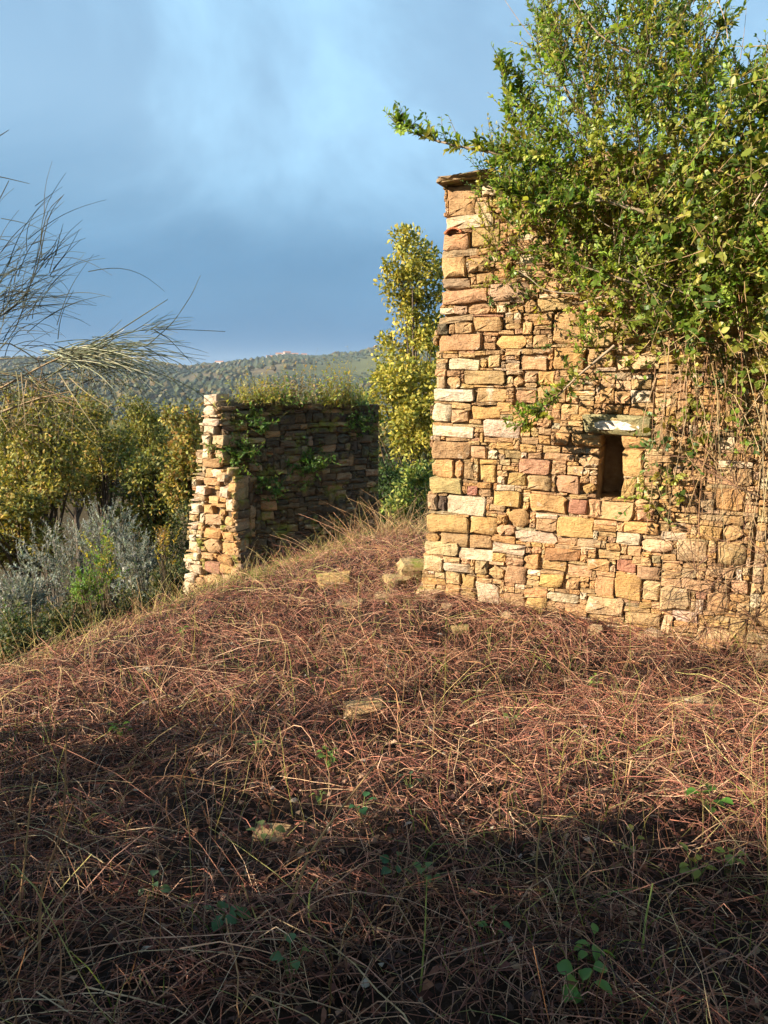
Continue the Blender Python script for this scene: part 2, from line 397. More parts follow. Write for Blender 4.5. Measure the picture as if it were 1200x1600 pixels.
def course_fill(f, hr, wr, pal, p=None, thin=.3):
    """rough courses: wavy beds, staggered joints, some courses of two thin stones"""
    z = f.zz[0]; r_ = 0; pal = list(pal)
    while r_ < f.nrw:
        h_ = max(3, int(rng.uniform(*hr)/f.res)); h_ = min(h_, f.nrw-r_); c_ = 0
        while c_ < f.nc:
            band = f.free[r_:r_+h_]
            if not band[0, c_]: c_ += 1; continue
            w_ = max(4, int(rng.uniform(*wr)/f.res)); e = c_
            while e < f.nc and e < c_+w_ and band[0, e]: e += 1
            if e < f.nc and band[0, e:e+5].sum() < 5:
                while e < f.nc and band[0, e]: e += 1
            hh = h_
            while hh > 2 and not f.free[r_:r_+hh, c_:e].all(): hh -= 1
            if hh == h_ and rng.random() < .16 and r_+hh+5 < f.nrw and f.free[r_:r_+hh+5, c_:e].all(): hh += int(rng.integers(2, 5))
            parts = [(r_, r_+hh)]
            if hh*f.res > .085 and rng.random() < thin: m_ = r_+int(hh*rng.uniform(.35, .65)); parts = [(r_, m_), (m_, r_+hh)]
            f.free[r_:r_+hh, c_:e] = False
            for a_, b_ in parts:
                if (e-c_) >= 3 and b_-a_ >= 2:
                    u_ = (c_+e)/2*f.res
                    f.items.append((u_, f.z0+(a_+b_)/2*f.res+.016*math.sin(u_*4.1+r_*.05)+rng.normal(0, .003), (e-c_)*f.res, (b_-a_)*f.res, COL[rng.choice(pal, p=p)], {}))
            c_ = e
        r_ += h_
def build_masonry(faces, mat, limit=300, relief=(.02, .06), depth=.14, gap=.003, dark=1.0, deep=None, stuffmat=None):
    its = [(f, it) for f in faces for it in f.items]
    its.sort(key=lambda q: -q[1][2]*q[1][3])
    small = Acc(); thing = faces[0].thing
    for n_, (f, (u, z, w_, h_, c, k)) in enumerate(its):
        sz = min(w_, h_)
        rel = k.get('relief', rng.uniform(*relief)*min(1, sz/.1+.25)); dep = k.get('depth', depth)
        cc = np.clip(np.array(c)*rng.normal(1, .10)*(1+rng.normal(0, .03, 3))*dark, .01, .9)
        g = gap if sz > .05 else .003
        me, V, F_ = stone_mesh(max(w_-g, .02), max(h_-g, .015), dep, rel, cc, k.get('round', 1. if rng.random() < .1 else 0.))
        rot = rng.normal(0, .025) if w_ < .4 else 0
        V[:, [0, 2]] = V[:, [0, 2]] @ np.array([[math.cos(rot), math.sin(rot)], [-math.sin(rot), math.cos(rot)]])
        P = f.pt(u, z)
        if n_ < limit:
            me.vertices.foreach_set('co', V.astype(np.float32).ravel())
            o = obj(k.get('name', 'stone'), me, k.get('mat', mat), thing, Vector(P)-thing.location, f.rz)
            if 'label' in k: o['label'] = k['label']
        else:
            bpy.data.meshes.remove(me)
            Wp = P + V[:, :1]*np.array([*f.U, 0]) + V[:, 1:2]*np.array([*(-f.Nv), 0]) + V[:, 2:]*np.array([0, 0, 1.])
            small.add(Wp, F_, cc)
    if small.n: tag(small.build('chinking_stones', stuffmat or mat, thing), kind='stuff')
def prism(bot, top, z0, z1):
    n = len(bot); V = np.array([(*p, z0) for p in bot]+[(*p, z1) for p in top], float); k = np.arange(n); k2 = (k+1) % n
    q = np.stack([k, k2, k2+n, k+n], 1)
    tr = np.array([(0, i_, i_+1) for i_ in range(1, n-1)])
    return V, [q, tr[:, ::-1], tr+n]

# ---- the tall wall with the slit niche
MW0 = np.array([.33, 6.49]); MU = np.array([math.cos(R(-24)), math.sin(R(-24))]); MN = np.array([MU[1], -MU[0]])
WB = -1.0
tall = empty('stone_wall', (*(MW0+MU*2), -.45), 'tall sunlit rubble stone wall with a narrow slit niche, under green shrubs', 'wall')
mw = Masonry(tall, MW0, MW0+MU, 4.4, WB, 3.25)
def wtop(u): return 3.2 - .05*np.sin(u*3) - .10*sstep(1.5, 4, u)
UG, ZG = np.meshgrid(mw.uu, mw.zz)
left_edge = .02 + .15*sstep(-.4, 3.3, ZG) + .02*np.sin(ZG*9)
mw.free &= (ZG < wtop(UG)) & (UG > left_edge)
nu0, nz1 = mw.uz(937, 681); nu1, nz0 = mw.uz(973, 781)
c0, r0, c1, r1 = mw.cells(nu0, nz0, nu1, nz1); mw.free[r0:r1, c0:c1] = False
Z1 = """160 160 355 250 t;370 140 465 225 w;165 245 335 350 t;330 260 420 335 s;440 228 545 295 y;150 345 455 428 w;135 465 305 570 p;310 410 490 540 b;125 562 345 606 g;125 606 278 740 t;295 612 425 703 t;340 705 450 775 b;130 742 300 802 g;130 803 412 897 b;430 770 670 878 g;670 828 728 868 t;700 760 930 840 t;115 925 205 965 w;205 912 285 968 g;290 898 430 965 p;430 880 550 908 g;550 870 635 895 g;470 908 525 955 w;540 915 635 955 o;640 870 715 955 b;725 862 935 945 b;110 972 320 1018 g;560 535 690 585 p;590 590 700 650 w;100 1022 165 1095 k;205 1012 312 1085 t;325 980 505 1072 b;520 1022 615 1058 t;630 1012 692 1092 t;665 960 812 1005 b;705 1035 810 1062 b;740 1065 808 1090 b;818 950 1008 1155 b;1035 908 1130 972 o;1012 975 1210 1165 b;105 1090 375 1192 b;385 1072 475 1098 t;480 1065 575 1090 t;388 1140 460 1185 b;462 1094 652 1180 y;580 1050 625 1088 p;692 1094 785 1172 t;820 1175 1020 1310 y;1025 1172 1200 1300 b;130 1210 225 1240 t;230 1205 330 1235 t;395 1190 505 1218 t;520 1195 615 1222 b;620 1180 690 1215 t;750 1175 820 1212 b;165 1242 362 1312 w;90 1242 160 1270 t;90 1270 150 1310 g;410 1222 490 1300 t;520 1225 580 1250 g;605 1222 785 1318 t;88 1350 150 1425 g;155 1350 240 1425 t;265 1315 522 1402 t;528 1310 630 1342 g;565 1345 640 1425 b;720 1320 830 1405 y;815 1318 860 1355 p;80 1430 322 1508 w;340 1425 530 1512 t;590 1435 712 1520 b;720 1412 905 1520 b;1110 1425 1200 1520 o"""
Z2 = """150 40 265 155 w;265 80 372 160 p;390 55 568 140 y;545 35 650 95 o;460 5 585 35 b;645 98 798 180 o;145 182 407 252 w;470 150 692 255 w;375 140 450 170 t;1060 60 1150 112 o;1155 75 1200 115 p;1090 116 1200 225 l;940 190 1085 225 t;910 228 1002 302 o;805 240 885 298 o;1015 228 1200 310 o;225 252 345 275 t;545 285 652 330 o;370 275 440 300 t;465 262 555 285 t;150 280 382 388 t;385 310 478 385 p;495 335 552 388 w;600 335 702 390 l;695 298 792 348 o;835 305 945 350 t;955 315 1100 352 t;845 353 1035 398 p;740 350 825 388 p;140 390 280 505 o;282 395 335 505 o;340 405 402 520 t;440 392 545 422 y;445 425 537 535 y;580 430 660 460 t;565 392 630 425 s;685 392 878 482 p;890 418 982 486 p;1060 362 1190 440 t;985 432 1090 490 t;130 507 328 602 l;425 537 512 572 o;550 498 597 547 w;615 475 727 555 y;737 490 890 585 t;910 490 1067 605 p;1085 540 1170 605 y;360 558 427 615 r;435 577 512 620 p;545 550 657 587 w;115 605 178 705 g;180 620 235 705 k;237 618 477 737 w;525 590 697 690 y;755 613 982 727 y;995 640 1112 735 r;1120 640 1200 755 t;500 670 600 715 p;710 655 748 705 o;110 738 372 850 o;380 750 547 857 o;548 735 612 797 o;625 700 752 815 o;548 797 662 865 p;790 760 922 840 t;925 750 1150 878 o;120 712 300 735 g;105 853 190 900 o;668 840 925 912 w;928 882 1008 925 t;195 853 377 930 t;382 865 512 945 t;517 865 665 910 o;100 902 310 990 s;525 918 727 980 w;312 948 522 1018 w;760 935 827 980 t;715 982 807 1080 o;850 945 1067 1020 o;835 1022 982 1085 o;215 1040 382 1092 w;90 992 212 1088 s;415 1025 492 1110 t;500 1050 592 1140 t;600 1055 732 1165 p;740 1082 822 1115 w;990 1050 1142 1120 p;1050 890 1200 940 g;225 1094 317 1165 t;325 1107 407 1215 y;810 1107 962 1190 y;980 1140 1062 1200 t;415 1160 562 1300 w;220 1167 322 1250 o;170 1252 278 1305 w;590 1225 722 1340 t;725 1252 860 1340 o;862 1225 1062 1288 w;968 1292 1112 1368 t;325 1275 412 1345 y;490 1310 590 1355 w;775 1345 967 1415 t;985 1370 1127 1435 w"""
Z3 = """135 30 262 108 y;310 35 430 110 w;170 122 267 172 o;105 118 167 175 p;25 135 105 170 o;0 288 135 358 o;262 292 428 365 o;440 225 532 355 t;20 400 135 475 t;75 365 138 400 t;262 375 388 522 y;262 538 342 650 y;390 580 480 650 t;75 664 330 778 t;335 655 470 700 p;345 710 442 778 p;470 682 592 722 o;470 724 562 780 o;565 740 700 788 t;775 300 907 372 w;910 480 1005 580 p;785 595 962 722 o;275 785 472 848 o;480 795 527 835 t;540 790 657 850 t;690 805 832 885 o;835 800 952 890 t;230 842 367 912 w;485 838 630 890 w;375 880 552 960 s;290 920 372 978 t;130 945 252 992 t;570 890 752 1010 s;800 900 967 1030 t;65 994 192 1060 o;235 995 342 1070 r;320 980 430 1030 t;345 1035 482 1110 p;110 1090 217 1200 t;220 1080 372 1230 o;380 1120 480 1230 s;482 1150 652 1285 s;595 1110 782 1180 p;680 1185 742 1222 r;680 1224 722 1310 w;745 1190 872 1300 t;800 1110 878 1188 p;880 1115 977 1190 p;740 1035 897 1095 t;60 1215 272 1310 s;275 1300 482 1368 t;545 1290 692 1350 w;700 1340 867 1378 o;685 1382 870 1480 s;482 1310 545 1470 s;240 1372 402 1430 t;872 1330 972 1470 t;910 1052 947 1115 w"""
# lintel over the niche, slab on the corner, bit of roof tile, pale block in the niche cheek
COL['n'] = (.36, .30, .18)
mw.traced(912, 648, 1019, 679, 'n', name='lintel', label='long olive-brown lintel stone over the niche with a white patch', relief=.06, depth=.3, round=0.)
for Zs, ox, oy, k in ((Z1, 660, 250, 4.), (Z2, 640, 620, 4.), (Z3, 900, 600, 3.636)):
    for q in Zs.split(';'):
        a, b, c, d, code = q.split(); a, b, c, d = float(a), float(b), float(c), float(d)
        extra = {}
        px0, px1 = ox+a/k, ox+c/k
        if px0 < 697: extra['depth'] = .38
        if code == 'w': extra['mat'] = M_STONE_PALE
        if code in 'l': extra['mat'] = M_MOSSY
        if (abs(px1-938) < 12 or abs(px0-972) < 12) and 670 < oy+d/k < 790: extra['depth'] = .30; extra['relief'] = .03
        mw.traced(px0, oy+b/k, px1, oy+d/k, code, **extra)
# what the shrubs hide and the low strip: bigger random blocks, then chinking
free_all = mw.free.copy()
big = (UG > 1.25) & ((ZG > 1.55) | (UG > 2.75)) | (ZG < -.38)
mw.free = free_all & big; course_fill(mw, (.07, .19), (.12, .46), 'totybgpsw', p=[.25, .15, .17, .05, .14, .08, .06, .06, .04])
left_over = mw.free.copy()
mw.free = (free_all & ~big) | left_over; mw.fill((.06, .24), (.035, .085), 'tobgpsw', p=[.3, .18, .2, .1, .1, .08, .04])
mw.items = [it for it in mw.items if it[2] > .02]
# left end of the wall
me_ = Masonry(tall, MW0+MU*.16-MN*.66, MW0+MU*.16-MN*.42, .24, WB, 3.15)
me_.fill((.12, .3), (.08, .2), 'tobgw')
build_masonry([mw, me_], M_STONE, 300, relief=(.008, .036), depth=.14)
TH = .7; B = .025
def wp(u, n): return tuple(MW0+MU*u-MN*n)
core = Acc()
def cbox(u0, u1, n0, n1, z0, z1, lean=0.):
    V, F_ = prism([wp(u0, n0), wp(u1, n0), wp(u1, n1), wp(u0, n1)], [wp(u0+lean, n0), wp(u1, n0), wp(u1, n1), wp(u0+lean, n1)], z0, z1); core.add(V, F_, np.ones(3))
zt = 3.1
lu, lz = [(it[0], it[1]) for it in mw.items if it[5].get('name') == 'lintel'][0]
cbox(.09, nu0, B, TH, WB-.3, zt, .13); cbox(nu1, 4.4, B, TH, WB-.3, zt); cbox(nu0, nu1, B, TH, WB-.3, nz0-.004); cbox(nu0, nu1, B, TH, nz1+.004, zt); cbox(nu0, nu1, .40, TH, nz0-.004, nz1+.004)
core.build('rubble_core', M_CORE, tall)
# remains of whitewash on the lintel
u0, z1_ = mw.uz(932, 656); u1, z0_ = mw.uz(1001, 672); lint = [o for o in tall.children if o.name.startswith('lintel')][0]
th = np.linspace(0, 2*PI, 22)[:-1]; ou = np.stack([np.sign(np.cos(th))*np.abs(np.cos(th))**.5*(u1-u0)/2, 0*th, np.sign(np.sin(th))*np.abs(np.sin(th))**.6*(z1_-z0_)/2], 1)*(1+rng.normal(0, .04, (21, 1)))
cz = mw.pt((u0+u1)/2, (z0_+z1_)/2); V = np.concatenate([ou+[0, -.070, 0], ou*1.04+[0, -.02, 0], [[0, -.071, 0]]]); k = np.arange(21); k2 = (k+1) % 21
me = mesh('whitewash_patch', V, [np.stack([k+21, k2+21, k2, k], 1), np.stack([k, k2, np.full(21, 42)], 1)], np.array((.80, .76, .68)))
obj('whitewash_patch', me, M_STONE_PALE, lint, Vector(((u0+u1)/2-lu, 0, (z0_+z1_)/2-lz)))
# slabs capping the corner
for (x0, y0, x1, y1, tk) in ((689, 272, 727, 288, .05), (722, 268, 770, 281, .045)):
    u0, z1_ = mw.uz(x0, y0); u1, z0_ = mw.uz(x1, y1)
    me, V, F_ = stone_mesh(u1-u0, tk, .45, .12, np.array(COL['g'])*.8)
    obj('coping_slab', me, M_STONE_DARK, tall, Vector(mw.pt((u0+u1)/2, z0_+.035))-tall.location, mw.rz)
# broken curved roof tile wedged under the third block
u0, z0_ = mw.uz(711, 367); th = np.linspace(.15, PI-.15, 9)
ro = np.stack([.075*np.cos(th), 0*th, .05*np.sin(th)], 1); ri = ro*.78
V = np.concatenate([ro+[0, -.06, 0], ri+[0, -.06, 0], ro+[0, .15, 0], ri+[0, .15, 0]]); k = np.arange(8)
Fq = np.concatenate([np.stack(q, 1) for q in ((k, k+1, k+10, k+9), (k, k+18, k+19, k+1), (k+9, k+10, k+28, k+27), (k+18, k+27, k+28, k+19))])
obj('roof_tile_shard', mesh('roof_tile_shard', V, [Fq], np.array([.50, .19, .10])), M_STONE, tall, Vector(mw.pt(u0, z0_))-tall.location, mw.rz)

# ---- the lower ruin further off
ruin = empty('ruined_wall', (-1.9, 9.8, -1.4), 'low ruined stone wall, bright broken end and dark shaded face, grass on top', 'wall')
RA0 = np.array([-2.80, 9.93]); RA1 = np.array([-1.90, 9.37]); RC0 = np.array([-2.08, 9.52]); RC1 = np.array([-.08, 10.5])
ra = Masonry(ruin, RA0, RA1, float(np.linalg.norm(RA1-RA0))+.02, -2.4, 1.34)
UG, ZG = np.meshgrid(ra.uu, ra.zz)
uL = np.interp(ra.zz, [-2.4, -1.6, -.3, .8, 1.3], [-.05, .0, .18, .46, .56]); uR = np.where(ra.zz > .38, np.interp(ra.zz, [.38, 1.3], [.88, .86]), 1.08)
ra.free &= (UG > uL[:, None]+.03*np.sin(ZG*17)) & (UG < uR[:, None]) & (ZG < 1.31)
ZR = """175 72 268 145 w;170 150 252 225 w;175 240 285 288 w;170 290 258 345 w;165 355 225 420 w;227 355 320 425 g;255 460 312 512 g;180 517 295 580 p;235 590 302 650 w;185 585 235 650 t;190 655 290 700 t;130 710 195 765 w;290 715 350 790 w;330 800 382 885 w;205 780 285 830 t;115 765 195 805 g;180 840 237 900 o;290 870 330 915 o;95 830 157 890 w;190 905 297 975 p;320 920 382 985 b;145 895 178 965 w;185 1005 292 1070 o;310 1030 382 1090 o;95 970 132 1005 w;190 1075 300 1170 p;305 1100 390 1188 y;80 1045 122 1090 w;75 1092 132 1155 w;160 1172 242 1215 t;270 1192 377 1250 o;185 1235 285 1310 r;288 1260 372 1320 o;85 1260 167 1315 w;50 1318 120 1370 w;122 1340 182 1390 t;190 1340 312 1390 t;40 1372 82 1440 w"""
for q in ZR.split(';'):
    a, b, c, d, code = q.split(); a, b, c, d = [float(v) for v in (a, b, c, d)]
    ra.traced(280+a/4.444, 600+b/4.444, 280+c/4.444, 600+d/4.444, code, depth=.22, **({'mat': M_STONE_PALE} if code == 'w' else {}))
f0 = ra.free.copy(); ra.free = f0 & (UG < uL[:, None]+.28); course_fill(ra, (.05, .12), (.08, .2), 'wsgt', p=[.25, .35, .15, .25])
ra.free = f0 & (UG >= uL[:, None]+.28); course_fill(ra, (.05, .13), (.08, .22), 'tospb', p=[.35, .25, .12, .15, .13])
rc = Masonry(ruin, RC0, RC1, float(np.linalg.norm(RC1-RC0)), -2.0, 1.34)
UG, ZG = np.meshgrid(rc.uu, rc.zz)
rc.free &= ZG < 1.27 - .09*UG/2.2 + .03*np.sin(UG*11) - .02*np.sin(UG*27)
f0 = rc.free.copy()
rc.free = f0 & (ZG > -1.); course_fill(rc, (.05, .14), (.07, .24), 'dkbgp', p=[.42, .34, .1, .1, .04]); rc.fill((.05, .2), (.03, .08), 'dk')  # dark codes paint this face's shade into its stones
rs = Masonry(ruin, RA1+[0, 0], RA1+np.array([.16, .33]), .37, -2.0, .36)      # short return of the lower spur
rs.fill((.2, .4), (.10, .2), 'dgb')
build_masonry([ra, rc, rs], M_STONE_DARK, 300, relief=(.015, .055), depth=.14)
for o in list(ruin.children):                                    # end face keeps the plain stone; shade is painted into the other face
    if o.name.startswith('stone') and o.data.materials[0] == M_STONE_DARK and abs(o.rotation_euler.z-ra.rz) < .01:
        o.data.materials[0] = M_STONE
core = Acc()
def off(p, d): return (p[0]+d[0], p[1]+d[1])
bk = (-.27, .6)
V, F_ = prism([off(RA0, (.10, .02)), off(RC0, (0, .05)), off(RC1, (0, .05)), off(RC1, bk), (-2.55, 10.35)],
              [off(RA0, (.45, -.16)), off(RC0, (.0, .05)), off(RC1, (0, .05)), off(RC1, bk), (-2.35, 10.2)], -2.6, 1.2); core.add(V, F_, np.ones(3))
V, F_ = prism([off(RC0, (-.05, .05)), off(RA1, (-.05, .06)), off(RA1, (.10, .33)), (-1.70, 9.82)], [off(RC0, (-.05, .05)), off(RA1, (-.05, .06)), off(RA1, (.10, .33)), (-1.70, 9.82)], -2.6, .30); core.add(V, F_, np.ones(3))
core.build('rubble_core', M_CORE, ruin)
# loose blocks along the ragged top and on the spur
def boulder(w_, d_, h_, col, mat, parent, loc, rz, name='stone', tilt=0.):
    import bmesh
    bm = bmesh.new(); bmesh.ops.create_icosphere(bm, subdivisions=2, radius=1)
    V = np.array([v.co[:] for v in bm.verts]); Fi = np.array([[v.index for v in f_.verts] for f_ in bm.faces]); bm.free()
    Q = np.sign(V)*np.abs(V)**.42; sd = rng.uniform(0, 50)
    n_ = fbm(V[:, 0]*1.3+sd, V[:, 1]*1.3+V[:, 2]*2.1+sd, 4)+fbm(V[:, 2]*1.7+sd, V[:, 0]*1.5-V[:, 1]+sd, 8)
    Q = Q*(1+.6*n_[:, None])*np.array([w_/2, d_/2, h_/2])
    me = mesh(name, Q, [Fi], np.array(col), True); me.set_sharp_from_angle(angle=R(30))
    o = obj(name, me, mat, parent, Vector(loc)-(parent.location if parent else Vector((0, 0, 0))), rz); o.rotation_euler.x = tilt
    return o
for q in range(13):
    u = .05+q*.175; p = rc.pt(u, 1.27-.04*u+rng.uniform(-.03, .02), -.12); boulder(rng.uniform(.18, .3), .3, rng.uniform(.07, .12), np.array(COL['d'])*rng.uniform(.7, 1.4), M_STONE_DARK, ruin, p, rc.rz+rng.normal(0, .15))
boulder(.16, .2, .13, COL['g'], M_STONE_DARK, ruin, (-1.96, 9.50, .40), .3); boulder(.15, .2, .10, COL['s'], M_STONE_PALE, ruin, (-2.05, 9.47, .36), -.5, tilt=.3)

# ------------------------------------------------------------------ vegetation builders
def clump_leaves(acc, centers, rad_, nper, Ln, Wd, pal, p=None, up=.5, flat=.8, v=.18):
    centers = np.asarray(centers, float); n = len(centers)*nper
    c = np.repeat(centers, nper, 0); r_ = np.repeat(np.broadcast_to(rad_, len(centers)), nper)[:, None]
    d = rdir(n); q = d*r_*rng.random((n, 1))**.45*np.array([1, 1, flat])
    nr2 = nrm(d*.6+rng.normal(0, .6, (n, 3))+np.array([0, 0, up]))
    ld = nrm(d+rng.normal(0, .7, (n, 3)))
    acc.leaves(c+q, ld, nr2, rng.uniform(.7, 1.25, n)*Ln, rng.uniform(.75, 1.2, n)*Wd, pick(pal, n, p, v))
def make_tree(name, label, cat, base, crowns, nclump, nper, clr, Ln, Wd, pal, p=None, trunk_r=.09, group=None, bark=(.10, .075, .055), limbs=26, v=.2, lean=0., mat=None):
    """crowns: list of (cx, cy, cz, rx, ry, rz) in world space."""
    base = np.array(base, float); th = empty(name, tuple(base), label, cat, group)
    wts = np.array([c[3]*c[4]*c[5] for c in crowns])**.7; wts /= wts.sum()
    idx = rng.choice(len(crowns), nclump, p=wts); C = np.array(crowns)[idx]
    d = rdir(nclump); cc = C[:, :3]+d*C[:, 3:]*rng.uniform(.25, 1., (nclump, 1))**.6
    acc = Acc(); clump_leaves(acc, cc, rng.uniform(.6, 1.3, nclump)*clr, nper, Ln, Wd, pal, p, v=v)
    tag(acc.build('foliage', mat or M_LEAF_MATT, th), kind='stuff')
    top = cc[:, 2].max(); cen = np.average(np.array(crowns)[:, :3], axis=0, weights=wts)
    tr = Acc(); tp = smooth_path([base+[0, 0, -.25], base+(cen-base)*.35+[lean, 0, 0], base+(cen-base)*.75, np.array([*cen[:2], cen[2]*.45+top*.55])], 10)
    tr.tubes(tp[None], np.linspace(trunk_r, trunk_r*.22, 10)[None], np.array(bark), 7); tr.build('trunk', M_TWIG, th, True)
    br = Acc(); sel = rng.choice(nclump, min(limbs, nclump), replace=False); P = []
    for s_ in sel:
        t_ = cc[s_]; k = int(np.clip((t_[2]-base[2])/(top-base[2])*8-1.5, 1, 8)); o_ = tp[k]; m_ = (o_+t_)/2+np.array([0, 0, -.06*np.linalg.norm(t_-o_)])+rng.normal(0, .05, 3)
        P.append(smooth_path([o_, m_, t_], 7))
    br.tubes(np.array(P), np.linspace(trunk_r*.35, trunk_r*.07, 7)[None], np.array(bark), 4); br.build('limbs', M_TWIG, th, True)
    return th
def shoots(tw, lf, O, D, Ln, nl, ll, lw, pal, p=None, k=6, droop=0., rad0=.004, bark=(.16, .11, .06), v=.2, spread=.9, bend=.35):
    O = np.asarray(O, float); n = len(O); D = nrm(np.asarray(D, float)); Ln = np.broadcast_to(Ln, n)
    tt = np.linspace(0, 1, k); bv = rng.normal(0, bend, (n, 3)); bv[:, 2] += .25-droop
    P = O[:, None]+D[:, None]*(Ln[:, None]*tt)[..., None]+bv[:, None]*((Ln[:, None]*tt**2)[..., None])*.6
    tw.tubes(P, np.linspace(rad0, rad0*.35, k)[None], jit(bark, n, .2), 3)
    a = np.tile((np.arange(nl)+.6)/nl, (n, 1)); a = a*.95+.08*rng.random((n, nl)); a = np.clip(a, .05, 1)
    f_ = a*(k-1); i0 = np.minimum(f_.astype(int), k-2); fr = (f_-i0)[..., None]
    rows = np.arange(n)[:, None]; Q = P[rows, i0]*(1-fr)+P[rows, i0+1]*fr; T = nrm(P[rows, i0+1]-P[rows, i0])
    rd = rng.normal(size=(n, nl, 3)); rd -= (rd*T).sum(-1, keepdims=True)*T; rd = nrm(rd)
    ld = nrm(T*rng.uniform(.35, .9, (n, nl, 1))+rd*spread); nrv = nrm(T*.9-rd*.3+np.array([0, 0, .55])+rng.normal(0, .25, (n, nl, 3)))
    m_ = n*nl; sz = (rng.uniform(.7, 1.3, (n, 1))*rng.uniform(.7, 1.2, (n, nl))*(1.05-.45*a)).ravel()
    cl = pick(pal, n, p, v)[:, None]*(1+rng.normal(0, .12, (n, nl, 1)))*(1+rng.normal(0, .04, (n, nl, 3)))
    lf.append((Q.reshape(-1, 3), ld.reshape(-1, 3), nrv.reshape(-1, 3), sz*ll, sz*lw, np.clip(cl.reshape(-1, 3), .004, .9)))
    return P
def leaf_mesh(fold=.22, curl=-.12):
    st = [(0, 0), (.12, .24), (.32, .46), (.55, .5), (.78, .34), (.93, .13), (1, 0)]; V = []; F3 = []; F4 = []
    for x, h_ in st: V += [(x, h_, fold*h_+curl*x*x), (x, 0, curl*x*x), (x, -h_, fold*h_+curl*x*x)]
    for k in range(len(st)-1):
        a = 3*k; F4 += [(a, a+1, a+4, a+3), (a+1, a+2, a+5, a+4)]
    return np.array(V), np.array(F4)
def split_leaves(lf, th, mat, nsingle=300, name='leaf', shades=6):
    """the leaves nearest the eye become single parts (shared meshes), the rest one mass"""
    A = [np.concatenate([q[k] if np.ndim(q[k]) else np.full(len(q[0]), q[k]) for q in lf]) for k in range(6)]
    px, py, d = project(A[0]); inside = (px > 5) & (px < 1195) & (py > 5) & (py < 1595) & (d > .3)
    area = np.where(inside, A[3]*A[4]/d**2, 0); front = area*np.exp(-.0*d)
    order = np.argsort(-front); one = order[:nsingle]; rest = order[nsingle:]
    acc = Acc(); acc.leaves(A[0][rest], A[1][rest], A[2][rest], A[3][rest], A[4][rest], A[5][rest])
    tag(acc.build('foliage', mat, th), kind='stuff')
    Vl, Fl = leaf_mesh(); g = np.argsort(A[5][one].sum(1)); ms = []
    from mathutils import Matrix
    for chunk in np.array_split(one[g], shades):
        me = mesh(name, Vl, [Fl], A[5][chunk].mean(0), True)
        for q in chunk:
            x = A[1][q]/np.linalg.norm(A[1][q]); y = np.cross(A[2][q], x); y /= np.linalg.norm(y); z = np.cross(x, y)
            o = obj(name, me, mat, th); Lq, Wq = A[3][q], A[4][q]
            Mx = Matrix(((x[0]*Lq, y[0]*Wq, z[0]*Wq, A[0][q][0]-th.location[0]), (x[1]*Lq, y[1]*Wq, z[1]*Wq, A[0][q][1]-th.location[1]), (x[2]*Lq, y[2]*Wq, z[2]*Wq, A[0][q][2]-th.location[2]), (0, 0, 0, 1)))
            o.matrix_local = Mx
def in_poly(P, poly):
    x, y = P[:, 0], P[:, 1]; r_ = np.zeros(len(P), bool); n = len(poly)
    for i_ in range(n):
        (x0, y0), (x1, y1) = poly[i_], poly[(i_+1) % n]
        c = ((y0 > y) != (y1 > y)) & (x < (x1-x0)*(y-y0)/((y1-y0) or 1e-9)+x0); r_ ^= c
    return r_
def poly_points(poly, n):
    poly = np.array(poly, float); lo, hi = poly.min(0), poly.max(0); out_ = np.zeros((0, 2))
    while len(out_) < n:
        q = lo+rng.random((n*2, 2))*(hi-lo); out_ = np.concatenate([out_, q[in_poly(q, poly)]])
    return out_[:n]
def on_wall(pxy, n_):
    """photo pixel -> point on the tall wall's plane moved out by n_"""
    d = np.stack([(pxy[:, 0]-600)/F, CP+(800-pxy[:, 1])/F*SP, -SP+(800-pxy[:, 1])/F*CP], 1)
    t_ = ((MW0@MN)+n_)/(d[:, :2]@MN); return d*t_[:, None]+np.array([0, 0, EYE])

# ------------------------------------------------------------------ shrub on top of the tall wall
GREEN = [(.16, .26, .036), (.23, .31, .05), (.085, .155, .03), (.31, .34, .06), (.39, .35, .08)]
shrub = empty('evergreen_shrub', tuple(mw.pt(2.3, 3.1, -.3)), 'big glossy green shrub growing over the top of the tall stone wall', 'shrub')
tw, lf = Acc(), []
dense = [(775, 235), (815, 190), (850, 150), (842, 90), (850, 20), (860, -60), (1080, -60), (1105, 40), (1115, 110), (1160, 120), (1260, 90), (1420, 70), (1420, 480), (1260, 520), (1130, 530), (1050, 520), (985, 525), (930, 490), (895, 440), (850, 390), (805, 365), (770, 325)]
q = poly_points(dense, 2650); q = q[rng.random(len(q)) < .66+1.5*fbm(q[:, 0]/55., q[:, 1]/55., 71)]; nn_ = np.where(q[:, 1] < 300, rng.uniform(-.7, .4, len(q)), rng.uniform(.05, .38, len(q)))
O = on_wall(q, nn_)
D = rng.normal(0, .5, (len(q), 3))+np.array([-.25, -.25, .55])
shoots(tw, lf, O, D, rng.uniform(.14, .42, len(q)), 17, .064, .027, GREEN, [.26, .3, .12, .2, .12])
band = [(770, 262), (830, 215), (1260, 120), (1260, 250), (1000, 290), (860, 330), (775, 330)]
q = poly_points(band, 330); O = on_wall(q, rng.uniform(-.35, .42, len(q))); D = rng.normal(0, .5, (len(q), 3))+np.array([-.3, -.3, .5])
shoots(tw, lf, O, D, rng.uniform(.14, .36, len(q)), 17, .062, .027, GREEN, [.3, .28, .14, .18, .10])
top = [(850, 150), (842, 60), (870, -80), (1090, -80), (1110, 60), (1110, 190), (980, 230), (880, 210)]
q = poly_points(top, 380); O = on_wall(q, rng.uniform(-1.3, -.1, len(q))); D = rng.normal(0, .35, (len(q), 3))+np.array([-.12, 0, 1.])
shoots(tw, lf, O, D, rng.uniform(.2, .42, len(q)), 20, .05, .021, GREEN[:3], v=.25)
